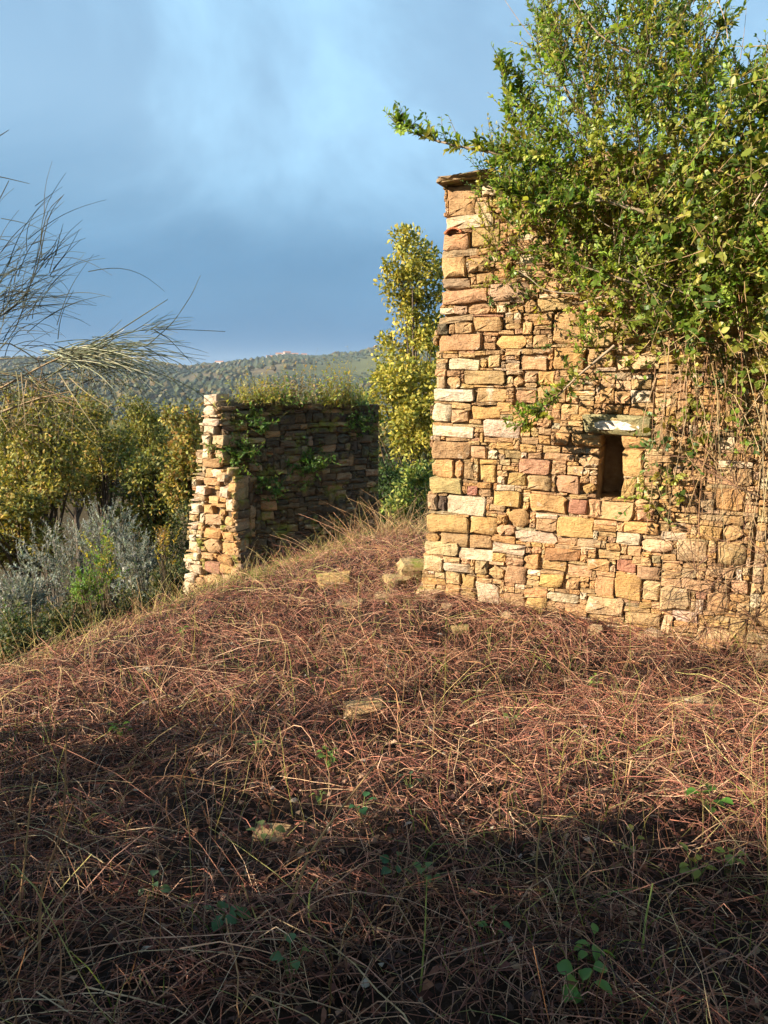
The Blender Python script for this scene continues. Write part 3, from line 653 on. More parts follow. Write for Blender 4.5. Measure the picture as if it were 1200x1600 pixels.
fringe = [(750, 270), (800, 240), (860, 400), (960, 500), (1000, 590), (1060, 640), (1060, 700), (1000, 690), (930, 640), (870, 560), (850, 480), (760, 480), (745, 390)]
q = poly_points(fringe, 170); q = q[~((q[:, 0] > 890) & (q[:, 1] > 600))]; O = on_wall(q, rng.uniform(.04, .22, len(q))); D = rng.normal(0, .5, (len(q), 3))+np.array([-.3, -.25, .2])
shoots(tw, lf, O, D, rng.uniform(.1, .25, len(q)), 13, .05, .02, GREEN)
# leading branches reaching left and up against the sky
lead = [([(1060, 345), (960, 322), (880, 275), (820, 246), (740, 234), (660, 216), (622, 196)], .25, .018, 70),
        ([(880, 250), (830, 240), (805, 215), (792, 160), (785, 100)], .1, .010, 34),
        ([(900, 220), (850, 205), (820, 160), (808, 120)], 0., .010, 30),
        ([(930, 200), (885, 150), (868, 80), (845, 20)], -.2, .012, 40),
        ([(1000, 330), (930, 310), (860, 330), (790, 300)], .4, .012, 46),
        ([(1090, 150), (1110, 110), (1118, 60), (1128, 45)], -.5, .010, 20),
        ([(1060, 480), (1020, 455), (960, 432), (905, 415)], .35, .016, 20),
        ([(960, 540), (900, 590), (850, 640), (810, 668)], .3, .012, 34)]
for pts, n_, r_, ns in lead:
    P = smooth_path(on_wall(np.array(pts, float), np.full(len(pts), n_)+np.linspace(0, .12, len(pts))), 16)
    tw.tubes(P[None], np.linspace(r_, r_*.25, 16)[None], np.array((.30, .24, .17)), 6)
    tq = rng.uniform(.25, 1, ns)**.8*15; i0 = np.minimum(tq.astype(int), 14); O = P[i0]+(P[i0+1]-P[i0])*(tq-i0)[:, None]
    T = nrm(P[i0+1]-P[i0]); D = T*.7+rng.normal(0, .55, (ns, 3))+np.array([0, 0, .5])
    shoots(tw, lf, O, D, rng.uniform(.07, .2, ns), 11, .066, .027, GREEN[:4])
nb = 32; P = []                                     # grey limbs and dead twigs inside the shrub
for k in range(nb):
    x, y = rng.uniform(880, 1180), rng.uniform(60, 520); a_ = rng.uniform(.4, 2.9); l_ = rng.uniform(60, 200); n0 = rng.uniform(.1, .45) if y > 280 else rng.uniform(-.4, .3)
    P.append(smooth_path(on_wall(np.array([(x, y), (x+math.cos(a_)*l_*.5+rng.normal(0, 12), y-math.sin(a_)*l_*.25+rng.normal(0, 10)), (x+math.cos(a_)*l_*.75, y-math.sin(a_)*l_*.6), (x+math.cos(a_)*l_, y-math.sin(a_)*l_*1.0)]), np.array([n0, n0+.05, n0+.08, n0+rng.uniform(0, .15)])), 9))
tw.tubes(np.array(P), np.linspace(1, .3, 9)[None]*rng.uniform(.003, .008, (nb, 1)), pick([(.33, .27, .2), (.24, .17, .11), (.42, .36, .28)], nb), 5)
tag(tw.build('branches', M_TWIG, shrub, True), kind='stuff')
split_leaves(lf, shrub, M_LEAF, 300)

# climber with big heart leaves at the right
climber = empty('climbing_vine', tuple(mw.pt(3.3, -.4, .35)), 'leafy climber with bare hanging stems tangled over the right end of the tall wall', 'climber')
tw, lf = Acc(), []
CL = [(.17, .25, .035), (.11, .19, .03), (.25, .29, .05), (.33, .31, .065), (.07, .13, .03)]
mass = [(1040, 330), (1100, 230), (1150, 140), (1200, 70), (1280, 40), (1420, 60), (1420, 560), (1280, 620), (1190, 600), (1120, 560), (1050, 540), (1005, 450)]
q = poly_points(mass, 300); O = on_wall(q, rng.uniform(.15, .62, len(q))); D = rng.normal(0, .7, (len(q), 3))+np.array([-.3, -.2, -.1])
shoots(tw, lf, O, D, rng.uniform(.2, .45, len(q)), 7, .072, .046, CL, droop=.5, bark=(.3, .22, .1))
hang = [(990, 520), (1100, 540), (1200, 560), (1200, 700), (1110, 690), (1060, 790), (1010, 790), (1000, 720), (1035, 640)]
q = poly_points(hang, 75); O = on_wall(q, rng.uniform(.06, .2, len(q))); D = rng.normal(0, .6, (len(q), 3))+np.array([-.2, -.1, -.3])
shoots(tw, lf, O, D, rng.uniform(.12, .28, len(q)), 7, .07, .034, CL, droop=.4, bark=(.28, .2, .1))
for x, y in ((1000, 770), (985, 790), (1010, 745)):                # sprig hanging by the niche
    O = on_wall(np.array([[x, y]], float), np.array([.16])); shoots(tw, lf, O, np.array([[-.5, -.2, -.4]]), .18, 9, .062, .034, GREEN[:3])
# long bare hanging stems
ns = 85; x0 = rng.uniform(960, 1260, ns); y0 = rng.uniform(330, 640, ns); y1 = np.minimum(y0+rng.uniform(120, 420, ns), 1015); P = []
x0 = np.where((x0 > 900) & (x0 < 1010), x0+120, x0)
for k in range(ns):
    m_ = rng.uniform(-30, 45); e_ = rng.uniform(-50, 50); nA = rng.uniform(.07, .32)
    pts = np.array([(x0[k], y0[k]), (x0[k]+m_, y0[k]*.6+y1[k]*.4), (x0[k]+m_*.5+e_*.6, y0[k]*.25+y1[k]*.75), (x0[k]+e_, y1[k])])
    P.append(smooth_path(on_wall(pts, np.array([nA, nA+rng.normal(0, .06), nA*.7+rng.normal(0, .04), max(.07, nA*.5)])), 14))
tw.tubes(np.array(P), np.linspace(1, .5, 14)[None]*rng.uniform(.0016, .004, (ns, 1)), pick([(.38, .27, .15), (.28, .17, .09), (.45, .36, .22), (.2, .12, .07)], ns), 4)
# wiry fans of dead stalks in front of the lower right of the wall
P = []
for (cx, cy, nA, m_) in ((1180, 965, .35, 30), (1085, 890, .22, 20), (1150, 760, .3, 16), (1200, 870, .4, 26), (1080, 970, .12, 14)):
    for k in range(m_):
        a_ = rng.uniform(-PI, PI); l_ = rng.uniform(50, 190); e_ = (cx+math.cos(a_)*l_, cy+math.sin(a_)*l_*.75)
        mid = ((cx+e_[0])/2+rng.normal(0, 10), (cy+e_[1])/2+rng.normal(0, 10)-8)
        P.append(smooth_path(on_wall(np.array([(cx, cy), mid, e_], float), np.array([nA, nA+rng.normal(0, .05), max(.06, nA+rng.normal(0, .15))])), 9))
tw.tubes(np.array(P), np.linspace(.0032, .0014, 9)[None], pick([(.22, .13, .08), (.3, .2, .11), (.16, .09, .06)], len(P)), 3)
tw.build('stems', M_TWIG, climber, True)
split_leaves(lf, climber, M_LEAF, 300)

# ------------------------------------------------------------------ trees beyond
YEL = [(.42, .36, .06), (.33, .31, .055), (.19, .205, .04), (.48, .37, .075)]
def Zat(x, y): return float(H(np.array([x]), np.array([y]))[0])
def cr(px, py, Y, rx, rz, ry=None):
    p = at(px, py, Y); k = Y/F; return (*p, rx*k, (ry or rx)*k, rz*k)
p = at(650, 600, 14.5)
make_tree('young_oak', 'slim yellow-green tree rising beside the left corner of the tall wall', 'tree', (p[0]+.1, 14.6, Zat(p[0]+.1, 14.6)),
          [cr(650, 380, 14.5, 38, 42), cr(638, 435, 14.5, 44, 58), cr(665, 470, 14.6, 44, 75), cr(632, 530, 14.4, 50, 40), cr(672, 560, 14.5, 40, 65), cr(612, 640, 13.8, 52, 55), cr(655, 665, 13.6, 48, 60), cr(625, 590, 14, 50, 30), cr(640, 600, 13.8, 45, 40)],
          160, 66, .24, .10, .05, YEL, [.32, .3, .3, .08], .07)
p = at(655, 770, 11.6)
make_tree('green_bush', 'rounded green bush low at the foot of the tall wall corner', 'bush', (p[0], 11.6, Zat(p[0], 11.6)),
          [cr(648, 765, 11.5, 34, 36), cr(668, 750, 11.6, 30, 30), cr(625, 790, 11.5, 30, 26)], 48, 40, .11, .085, .036, [(.2, .26, .05), (.3, .3, .07), (.1, .15, .04)], None, .03, limbs=14)
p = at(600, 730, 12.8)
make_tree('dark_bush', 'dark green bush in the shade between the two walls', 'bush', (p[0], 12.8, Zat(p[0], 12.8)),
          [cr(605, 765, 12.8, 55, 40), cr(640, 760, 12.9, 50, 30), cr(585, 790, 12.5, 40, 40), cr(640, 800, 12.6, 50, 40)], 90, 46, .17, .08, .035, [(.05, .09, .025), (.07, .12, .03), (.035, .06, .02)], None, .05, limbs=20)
OAK = [(.27, .235, .05), (.205, .205, .045), (.14, .155, .04), (.33, .245, .05), (.30, .175, .05), (.085, .10, .03)]
oaks = [(60, 700, 15.5, 85, 75, 'yellowing oak tree nearest the left edge of the photo', [.35, .25, .15, .15, .05, .05]),
        (160, 705, 17, 70, 66, 'olive-gold oak tree behind the silvery shrubs, left of the pointed one', [.2, .3, .25, .15, .05, .05]),
        (232, 690, 21, 40, 58, 'pointed pale green oak tree left of the ruined wall', [.2, .45, .25, .05, .02, .03]),
        (292, 720, 15, 34, 70, 'orange-tinged oak tree right against the ruined wall', [.15, .2, .2, .2, .2, .05]),
        (110, 660, 24, 80, 42, 'large brownish oak tree further down the slope behind the front oaks', [.1, .25, .3, .1, .15, .1]),
        (10, 690, 20, 70, 80, 'green oak tree half cut off by the left edge of the photo', [.15, .3, .35, .1, .0, .1]),
        (235, 780, 16, 70, 62, 'dark green oak tree under the pointed one beside the ruin', [.05, .2, .35, .1, .05, .25]),
        (-110, 720, 17, 90, 80, 'oak tree just past the left edge of the photo', [.3, .25, .2, .1, .05, .1]), (-260, 740, 16, 100, 80, 'broad oak tree well past the left edge of the photo', [.2, .3, .25, .1, .05, .1]), (-150, 860, 13, 90, 60, 'low dark oak tree past the left edge of the photo', [.1, .25, .3, .1, .05, .2]),
        (40, 820, 14.2, 70, 50, 'low golden oak tree above the silvery shrubs at the left', [.35, .2, .1, .25, .05, .05])]
for px, py, Y, rx, rz, lab, pr in oaks:
    p = at(px, py, Y); k = Y/F
    cs = [cr(px+rng.uniform(-.45, .45)*rx, py+rng.uniform(-.75, .6)*rz, Y+rng.uniform(-.5, .5), rx*rng.uniform(.45, .7), rz*rng.uniform(.35, .6)) for _ in range(6)]+[cr(px, py+rz*.7, Y, rx*.8, rz*.5)]+[cr(px+rng.uniform(-.8, .8)*rx, py-rz*rng.uniform(.75, 1.15), Y+rng.uniform(-.4, .4), rx*rng.uniform(.12, .22), rz*rng.uniform(.2, .4)) for _ in range(3)]
    make_tree('oak_tree', lab, 'tree', (p[0], Y, Zat(p[0], Y)), cs, 92, 74, rng.uniform(.24, .32)*Y/16, rng.uniform(.085, .105), .052, OAK, pr, .12, 'oaks on the slope below', v=.28)
SIL = [(.23, .255, .225), (.17, .195, .165), (.11, .135, .11), (.30, .32, .28)]
for px, py, Y, rx, rz, lab in ((85, 890, 12.6, 66, 70, 'silver-grey bushy olive shrub, the larger left one'), (170, 850, 13.2, 46, 66, 'silver-grey olive shrub with upright shoots behind the green bush'), (215, 895, 12.4, 42, 62, 'blue-grey olive shrub nearest the ruined wall'), (30, 945, 11.4, 45, 40, 'small pale grey shrub low at the left edge')):
    p = at(px, py, Y); base = (p[0], Y, Zat(p[0], Y)); th = empty('olive_shrub', base, lab, 'shrub', 'silvery shrubs on the slope')
    tw, lf = Acc(), []; n_ = 330; d = rdir(n_); c_ = p+d*np.array([rx, rx, rz])*Y/F*(rng.random((n_, 1))**.5)
    shoots(tw, lf, c_, d*.6+np.array([0, 0, .7])+rng.normal(0, .4, (n_, 3)), rng.uniform(.12, .42, n_)*rng.uniform(.5, 1, n_), 16, .07, .021, SIL, spread=.6, bark=(.3, .29, .25), v=.22)
    acc = Acc()
    for q in lf: acc.leaves(*q)
    tag(acc.build('foliage', M_LEAF_MATT, th), kind='stuff')
    P = [smooth_path([np.array(base)+[0, 0, -.1], (np.array(base)+c_[k])/2+rng.normal(0, .08, 3), c_[k]], 6) for k in range(26)]
    tw.tubes(np.array(P), np.linspace(.022, .006, 6)[None], np.array((.17, .15, .12)), 4); tw.build('branches', M_TWIG, th, True)
for px, py, Y, rx, rz, lab, pal in ((162, 885, 10.6, 24, 55, 'bright green bush with yellow leaves in front of the silvery shrubs', [(.13, .26, .04), (.2, .3, .05), (.42, .36, .05)]),
                                    (135, 925, 10.2, 18, 34, 'small bright green sprig left of the yellow-green bush', [(.13, .24, .04), (.2, .3, .05)]),
                                    (258, 860, 11.0, 14, 50, 'thin yellow-leaved sapling beside the ruined wall', [(.48, .36, .05), (.4, .24, .05), (.28, .28, .05)]),
                                    (22, 990, 9.0, 22, 30, 'dark green bramble at the lower left edge of the bank', [(.07, .11, .03), (.1, .15, .035)])):
    p = at(px, py, Y); base = np.array((p[0], Y, Zat(p[0], Y))); th = empty('green_bush', tuple(base), lab, 'bush')
    tw, lf = Acc(), []; n_ = 70 if rx > 15 else 26; d = rdir(n_); c_ = p+d*np.array([rx, rx, rz])*Y/F*(rng.random((n_, 1))**.6)
    shoots(tw, lf, c_, d*.4+np.array([0, 0, .8])+rng.normal(0, .3, (n_, 3)), rng.uniform(.15, .3, n_), 13, .06, .026, pal, spread=.8)
    acc = Acc()
    for q in lf: acc.leaves(*q)
    tag(acc.build('foliage', M_LEAF, th), kind='stuff')
    P = [smooth_path([base+[0, 0, -.1], (base+c_[k])/2+rng.normal(0, .05, 3), c_[k]], 6) for k in range(min(14, n_))]
    tw.tubes(np.array(P), np.linspace(.012, .003, 6)[None], np.array((.17, .13, .08)), 4); tw.build('branches', M_TWIG, th, True)

# dark scrub filling the bank below the crest
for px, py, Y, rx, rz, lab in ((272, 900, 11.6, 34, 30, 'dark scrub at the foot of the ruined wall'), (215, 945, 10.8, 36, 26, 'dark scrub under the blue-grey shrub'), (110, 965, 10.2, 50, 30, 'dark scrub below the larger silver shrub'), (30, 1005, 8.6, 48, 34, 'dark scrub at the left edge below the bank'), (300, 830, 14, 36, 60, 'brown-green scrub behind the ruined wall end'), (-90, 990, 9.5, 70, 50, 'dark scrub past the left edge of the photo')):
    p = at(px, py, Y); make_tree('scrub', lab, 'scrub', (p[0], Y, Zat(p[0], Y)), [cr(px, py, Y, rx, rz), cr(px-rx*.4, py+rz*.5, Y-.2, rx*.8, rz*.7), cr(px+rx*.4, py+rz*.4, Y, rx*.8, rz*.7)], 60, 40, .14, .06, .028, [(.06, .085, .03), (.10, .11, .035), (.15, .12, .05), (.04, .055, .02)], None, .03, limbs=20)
# plants on and against the ruined wall
def tuft(name, lab, cat, base, n_, hgt, spread, pal, ll, lw, up=1., nl=8, mat=None, group=None):
    th = empty(name, tuple(base), lab, cat, group); tw, lf = Acc(), []
    O = np.array(base)+rng.normal(0, 1, (n_, 3))*np.array(spread)*[1, 1, .5]; D = rng.normal(0, .45, (n_, 3))+np.array([0, -.15, up])
    shoots(tw, lf, O, D, rng.uniform(.5, 1.1, n_)*hgt, nl, ll, lw, pal, rad0=.003, bark=(.2, .18, .07))
    acc = Acc()
    for q in lf: acc.leaves(*q)
    tag(acc.build('foliage', mat or M_LEAF, th), kind='stuff'); tag(tw.build('stems', M_TWIG, th), kind='stuff'); return th
for px, py, u, n_, h_, pal, lab in ((360, 618, .5, 26, .2, [(.28, .3, .06), (.35, .3, .09)], 'yellow-green tuft at the left end of the ruin top'), (395, 608, .75, 34, .24, [(.34, .32, .08), (.4, .3, .1)], 'straw-coloured weed patch on the ruin top'),
                                    (432, 612, 1.0, 24, .26, [(.13, .24, .04), (.2, .3, .05)], 'bright green leafy weed on the ruin top'), (460, 605, 1.15, 30, .28, [(.36, .26, .14), (.42, .32, .16)], 'brown dried bush on the ruin top'),
                                    (535, 600, 1.75, 30, .3, [(.45, .32, .06), (.36, .33, .06)], 'orange-yellow sapling on the ruin top'), (500, 610, 1.5, 24, .24, [(.25, .32, .06), (.33, .34, .07)], 'pale green upright weed in the middle of the ruin top'),
                                    (555, 622, 1.95, 36, .2, [(.22, .29, .08), (.3, .34, .11)], 'pale green bushy weed at the right end of the ruin top')):
    tuft('wall_weed', lab, 'weed', rc.pt(u-.1 if u > .2 else u, 1.27-.04*u, -.1), n_+30, h_*rng.uniform(1.3, 2.0), (.13, .12, .02), pal, .062, .03)
for px, py, n_, lab in ((560, 660, 24, 'ivy patch high at the right of the dark ruin face'), (405, 660, 20, 'hanging creeper under the top of the dark ruin face'), (375, 712, 40, 'green fern-like tuft high on the dark face of the ruin'), (482, 722, 46, 'green hanging weed in the middle of the dark ruin face'), (420, 760, 26, 'faint green creeper patch on the dark ruin face')):
    u, z = rc.uz(px, py); tuft('wall_weed', lab, 'weed', rc.pt(u, z, .07), n_*2, .24, (.12, .04, .16), [(.09, .19, .03), (.07, .14, .03), (.14, .23, .04)], .06, .028, up=.1)
u, z = ra.uz(332, 705); tuft('wall_weed', 'small bright green sprig on the sunlit end of the ruin', 'weed', ra.pt(u, z, .05), 8, .14, (.03, .02, .06), [(.2, .33, .05)], .045, .02, up=.5)
u, z = ra.uz(368, 740); tuft('wall_weed', 'grass sprig on top of the ruin spur', 'weed', (-2.0, 9.5, .5), 10, .16, (.05, .05, .01), [(.2, .3, .05)], .05, .012)
g = Acc(); n_ = 900; u = rng.uniform(.1, 2.1, n_); O = np.stack([rc.pt(a, 1.2-.04*a, -b) for a, b in zip(u, rng.uniform(.02, .5, n_))]); hb = rng.uniform(.05, .24, n_)
D = nrm(rng.normal(0, .35, (n_, 3))+[0, 0, 1]); P = O[:, None]+D[:, None]*(hb[:, None]*np.linspace(0, 1, 4))[..., None]; P[:, 2:, :2] += rng.normal(0, .02, (n_, 1, 2))
g.tubes(P, np.array([.003, .0026, .002, .0006])[None], pick([(.3, .31, .07), (.42, .36, .14), (.18, .25, .05)], n_), 3)
tag(g.build('grass_tufts', M_LEAF_MATT), 'sparse yellow-green grass along the top of the ruined wall', 'grass', kind='stuff')

# ------------------------------------------------------------------ broom at the left
broom = empty('broom_shrub', (-2.35, 3.5, Zat(-2.35, 3.5)), 'leafless broom shrub with thin arching rush-like stems at the left edge', 'shrub')
tw = Acc()
def pxpath(pts, Y, k=14): return smooth_path(np.array([at(x, y, yy) for (x, y), yy in zip(pts, np.broadcast_to(Y, len(pts)))]), k)
root = np.array([-2.35, 3.5, Zat(-2.35, 3.5)])
DK, GR, PALE, TAN = (.07, .075, .05), (.15, .16, .08), (.42, .45, .25), (.30, .22, .12)
mains = [([(-200, 760), (-60, 640), (0, 607), (95, 556), (150, 548)], 3.4, .007, TAN), ([(-180, 720), (-80, 560), (-20, 505), (40, 470), (62, 410), (74, 335), (98, 306)], 3.2, .004, DK),
         ([(-160, 640), (-60, 480), (-10, 330), (14, 282)], 3.1, .004, DK), ([(-120, 580), (10, 520), (70, 580), (150, 530), (230, 512), (352, 518)], 3.5, .004, DK),
         ([(-100, 600), (20, 540), (60, 400), (72, 330), (100, 304)], 3.3, .003, DK), ([(60, 600), (150, 540), (235, 485), (262, 468)], 3.5, .004, GR), ([(230, 540), (270, 505), (300, 460), (313, 430)], 3.5, .0026, GR),
         ([(-90, 640), (0, 610), (70, 585), (180, 560), (300, 600), (360, 660)], 3.6, .004, GR), ([(240, 515), (265, 530), (300, 568)], 3.5, .0026, DK), ([(-60, 270), (0, 276), (46, 287)], 3.2, .003, DK), ([(-30, 222), (0, 212), (14, 203)], 3.2, .003, DK),
         ([(-150, 700), (-40, 660), (60, 622), (110, 612)], 3.3, .007, TAN), ([(-90, 690), (0, 640), (90, 625), (160, 640)], 3.5, .004, TAN)]
for pts, Y, r_, c in mains:
    P = pxpath(pts, Y, 18)
    tw.tubes(P[None], np.linspace(r_, r_*.35, 18)[None], np.array(c), 5)
P = []
for pts, Y, r_, c in mains:                                             # every stem goes back to the root
    if pts[0][0] < 0:
        e_ = at(*pts[0], Y); sd = rng.normal(0, .05, 3)
        P.append(smooth_path([root+sd*[1, 1, 0]-[0, 0, .05], root*.65+e_*.35+[0, 0, .12]+sd, root*.3+e_*.7+[0, 0, .1]+sd, e_], 9))
tw.tubes(np.array(P), np.linspace(.011, .005, 9)[None], pick([TAN, (.2, .17, .09), (.15, .14, .08)], len(P)), 6)
def arcs(n_, cx, cy, sx, sy, a0, a1, l0, l1, curve, Y, pal, r0=.0017, k=9):
    P = []
    for _ in range(n_):
        x, y = rng.normal(cx, sx), rng.normal(cy, sy); a_ = rng.uniform(a0, a1); l_ = rng.uniform(l0, l1); cv = rng.normal(curve, .5); yy = Y+rng.normal(0, .15); pts = []
        st = l_/3
        for s_ in range(4):
            pts.append((x, y)); x += math.cos(a_)*st; y -= math.sin(a_)*st; a_ += cv/3
        P.append(pxpath(pts, yy+np.linspace(0, rng.normal(0, .2), 4), k))
    tw.tubes(np.array(P), np.linspace(r0*1.2, r0*.4, k)[None], pick(pal, len(P)), 3)
arcs(100, -20, 490, 45, 50, .1, 1.7, 60, 150, -.8, 3.3, [DK, (.09, .1, .06)])
arcs(60, 30, 470, 30, 50, -.3, 1.5, 50, 120, -1.1, 3.3, [DK, (.1, .11, .07)])
arcs(14, 72, 400, 14, 30, .3, 1.6, 40, 90, -.4, 3.25, [DK])
arcs(120, 115, 553, 24, 7, -.35, .5, 50, 125, -.45, 3.45, [(.36, .39, .25), (.30, .33, .2), (.48, .49, .35)], .0026)
arcs(70, 150, 552, 40, 10, -.7, .2, 60, 150, -.5, 3.5, [(.2, .22, .11), (.3, .32, .17), (.13, .15, .08)], .002)
arcs(14, 232, 512, 8, 5, -.3, .7, 30, 60, -.3, 3.5, [PALE, GR], .0018)
arcs(60, 40, 590, 60, 14, -2.0, -.5, 60, 150, -.3, 3.4, [TAN, GR, (.35, .3, .16)], .0018)
arcs(26, 150, 570, 30, 10, -1.9, -.6, 50, 120, -.3, 3.5, [GR, (.3, .28, .15)], .0016)
arcs(40, 10, 620, 60, 30, -.6, .6, 80, 200, -.4, 3.5, [TAN, GR, DK], .0022)
tw.build('stems', M_TWIG, broom)

# ------------------------------------------------------------------ unseen trees: row shading the foreground, and more added to block sky light
def shade_tree(lab, x, y, top, r_, n_, name='unseen_shade_tree'):
    z = Zat(x, y); zc = top-r_*.8
    make_tree(name, lab, 'tree', (x, y, z), [(x, y, zc, r_, r_, r_*.8), (x+.3, y-.4, zc-.9, r_*.9, r_*.9, r_*.7), (x-.2, y+.3, zc-1.9, r_*.8, r_*.8, r_*.8)], n_, 31, .26, .14, .081, OAK, None, .1)
for args in (('leafy tree left of the camera, nearest the broom', -6.9, .9, 2.9, 1.1, 125), ('leafy tree left of the camera, middle of the row', -7.0, -.8, 3.7, 1.3, 175), ('leafy tree behind the camera to the left', -6.6, -2.5, 4.0, 1.45, 210), ('leafy tree furthest behind the camera', -5.2, -4.4, 4.2, 1.6, 190), ('leafy tree left of the camera, standing back from the row', -9.2, -2.2, 4.6, 1.6, 200), ('leafy tree left of the camera, in front of the row', -4.9, -.7, 3.3, 1.15, 140)):
    shade_tree(*args)
for lab, x, y, cx, cy, cz, r_ in (('unseen spreading tree added over the camera from the left to block sky light', -3.4, -1.6, -2.5, 1.0, 5.0, 1.8), ('unseen spreading tree added over the camera from behind to block sky light', .6, -2.6, .4, 1.0, 5.2, 2.0), ('unseen spreading tree added over the camera from the right to block sky light', 4.4, -1.2, 3.3, 1.0, 5.0, 1.9)):  # unseen trees added overhead to keep sky light off the foreground
    make_tree('unseen_shade_tree', lab, 'tree', (x, y, Zat(x, y)), [(cx, cy, cz, r_, r_*.85, .7), (cx+.5, cy-1.8, cz+.3, r_*.9, r_*.9, .8), (cx-.6, cy-.8, cz+.6, r_*.9, r_*.8, .7)], 240, 38, .34, .18, .11, OAK, None, .13)
for args in (('unseen sky-blocking tree added behind the camera', -2.6, -3.6, 5.2, 1.9, 150), ('unseen sky-blocking tree added behind the camera to the right', 1.6, -3.4, 5.4, 1.9, 150), ('unseen sky-blocking tree added right of the camera', 4.6, -1.6, 4.6, 1.7, 130)):  # also added out of view, to cut sky light near the camera
    shade_tree(*args)

# ------------------------------------------------------------------ cut brambles and dry stems over the mound
def scatter(n, x0, x1, y0, y1, power=0., dmax=.6):
    out_ = np.zeros((0, 2))
    while len(out_) < n:
        q = np.c_[rng.uniform(x0, x1, n*2), rng.uniform(y0, y1, n*2)]
        px, py, d = project(np.c_[q, np.full(len(q), -.3)])
        keep = (crest_dist(q[:, 0], q[:, 1]) < dmax) & (px > -560) & (px < 1760) & (py < 2300)
        rel = q-MW0; u = rel@MU; nn2 = rel@MN; keep &= ~((u > .0) & (nn2 < .03) & (nn2 > -.9)) & ~((u > .05) & (nn2 < .03))
        if power: keep &= rng.random(len(q)) < np.clip((3.2/np.hypot(q[:, 0], q[:, 1]))**power, .15, 1)
        out_ = np.concatenate([out_, q[keep]])
    return out_[:n]
def laid(n, Ls, rs, arch, pal, p=None, lift=.0, power=.5, sides=3, k=5, v=.25, dmax=.5, incl=.12):
    c = scatter(n*2, -5.2, 5.4, .6, 11, power, dmax); c = c[rng.random(len(c)) < .62+1.7*fbm(c[:, 0]*1.9, c[:, 1]*1.9, 61)][:n]; n = len(c); a_ = rng.uniform(0, 2*PI, n); Ln = rng.uniform(*Ls, n)
    tt = np.linspace(-.5, .5, k); bend = rng.normal(0, .2, n)
    dx = np.cos(a_[:, None]+bend[:, None]*tt*2); dy = np.sin(a_[:, None]+bend[:, None]*tt*2)
    x = c[:, :1]+Ln[:, None]*tt*dx+rng.normal(0, .006, (n, k)); y = c[:, 1:]+Ln[:, None]*tt*dy+rng.normal(0, .006, (n, k))
    ar = rng.exponential(arch, n)
    z = H(x, y)+lift+rng.uniform(0, .035, (n, 1))+ar[:, None]*np.cos(tt*PI)+(rng.normal(0, incl, n)*Ln)[:, None]*tt
    z = np.maximum(z, H(x, y)-.01)
    rr_ = rng.uniform(*rs, n)[:, None]*np.linspace(1.1, .55, k)
    stems.tubes(np.stack([x, y, z], -1), rr_, pick(pal, n, p, v), sides)
REDS = [(.31, .13, .09), (.20, .074, .054), (.43, .225, .15), (.58, .40, .26), (.055, .03, .026), (.49, .29, .185)]
stems = Acc()
laid(39000, (.05, .24), (.0008, .0021), .016, REDS, [.21, .21, .14, .08, .29, .07], incl=.3, k=4)
laid(7000, (.2, .55), (.0009, .0021), .04, REDS, [.23, .2, .17, .09, .23, .08], lift=.012, k=6, incl=.2)
laid(900, (.35, .95), (.001, .0024), .05, [(.38, .21, .1), (.27, .12, .06), (.47, .34, .18), (.3, .28, .1)], None, lift=.02, sides=4, k=9)
tag(stems.build('cut_brambles', M_TWIG), 'tangle of reddish dry cut bramble stems covering the mound', 'brush', kind='stuff')
# stubble standing up
stems = Acc()
def standing(n, hs, rs, lean, pal, p=None, pts=None, k=5, power=.6, sides=3):
    c = scatter(n, -5., 5.2, .8, 10.6, power, .4) if pts is None else pts; n = len(c)
    hgt = rng.uniform(*hs, n)*rng.uniform(.5, 1, n); ld = rng.normal(0, lean, (n, 2)); tt = np.linspace(0, 1, k); cv = rng.normal(0, lean*.9, (n, 2))
    xy = c[:, None]+ld[:, None]*(hgt[:, None]*tt)[..., None]+cv[:, None]*((hgt[:, None]*tt**2.2)[..., None])+rng.normal(0, .004, (n, k, 2))
    z0 = H(c[:, 0], c[:, 1])
    z = z0[:, None]-.02+hgt[:, None]*tt*(1-.15*tt*np.abs(ld[:, :1])*2)
    stems.tubes(np.concatenate([xy, z[..., None]], -1), rng.uniform(*rs, n)[:, None]*np.linspace(1.1, .45, k), pick(pal, n, p, .25), sides)
standing(5000, (.1, .36), (.0008, .0017), .35, REDS+[(.42, .38, .14)], [.17, .13, .17, .17, .06, .14, .16])
standing(620, (.3, .75), (.001, .0019), .28, [(.35, .17, .08), (.34, .34, .09), (.44, .32, .14), (.24, .11, .06)])
cr_t = rng.uniform(0, 1, 900); ci = np.interp(cr_t, [0, 1], [3.2, 8.9]); i0 = ci.astype(int); pts = CREST[i0]+(CREST[i0+1]-CREST[i0])*(ci-i0)[:, None]+rng.normal(0, .3, (900, 2))
standing(0, (.15, .45), (.0012, .0026), .3, [(.5, .37, .18), (.42, .36, .12), (.3, .3, .08), (.4, .22, .11)], None, pts)
pts = np.c_[rng.normal(.15, .32, 200), rng.normal(9.0, .4, 200)]
standing(0, (.3, .75), (.0016, .0034), .45, [(.5, .38, .2), (.4, .25, .13), (.32, .2, .1)], None, pts, k=6)
cc = scatter(75, -3.6, 4.0, 1.2, 9.2, .4, .2); pts = np.repeat(cc, 16, 0)+rng.normal(0, .045, (75*16, 2))      # bramble stools: stems fan out of one root
standing(0, (.14, .5), (.001, .0026), .75, REDS+[(.36, .34, .12)], [.2, .14, .2, .14, .1, .12, .1], pts, k=6)
cc = scatter(26, .4, 3.2, 2.6, 5.2, 0, .2); pts = np.repeat(cc, 3, 0)+rng.normal(0, .06, (78, 2))                  # dark upright canes right of centre
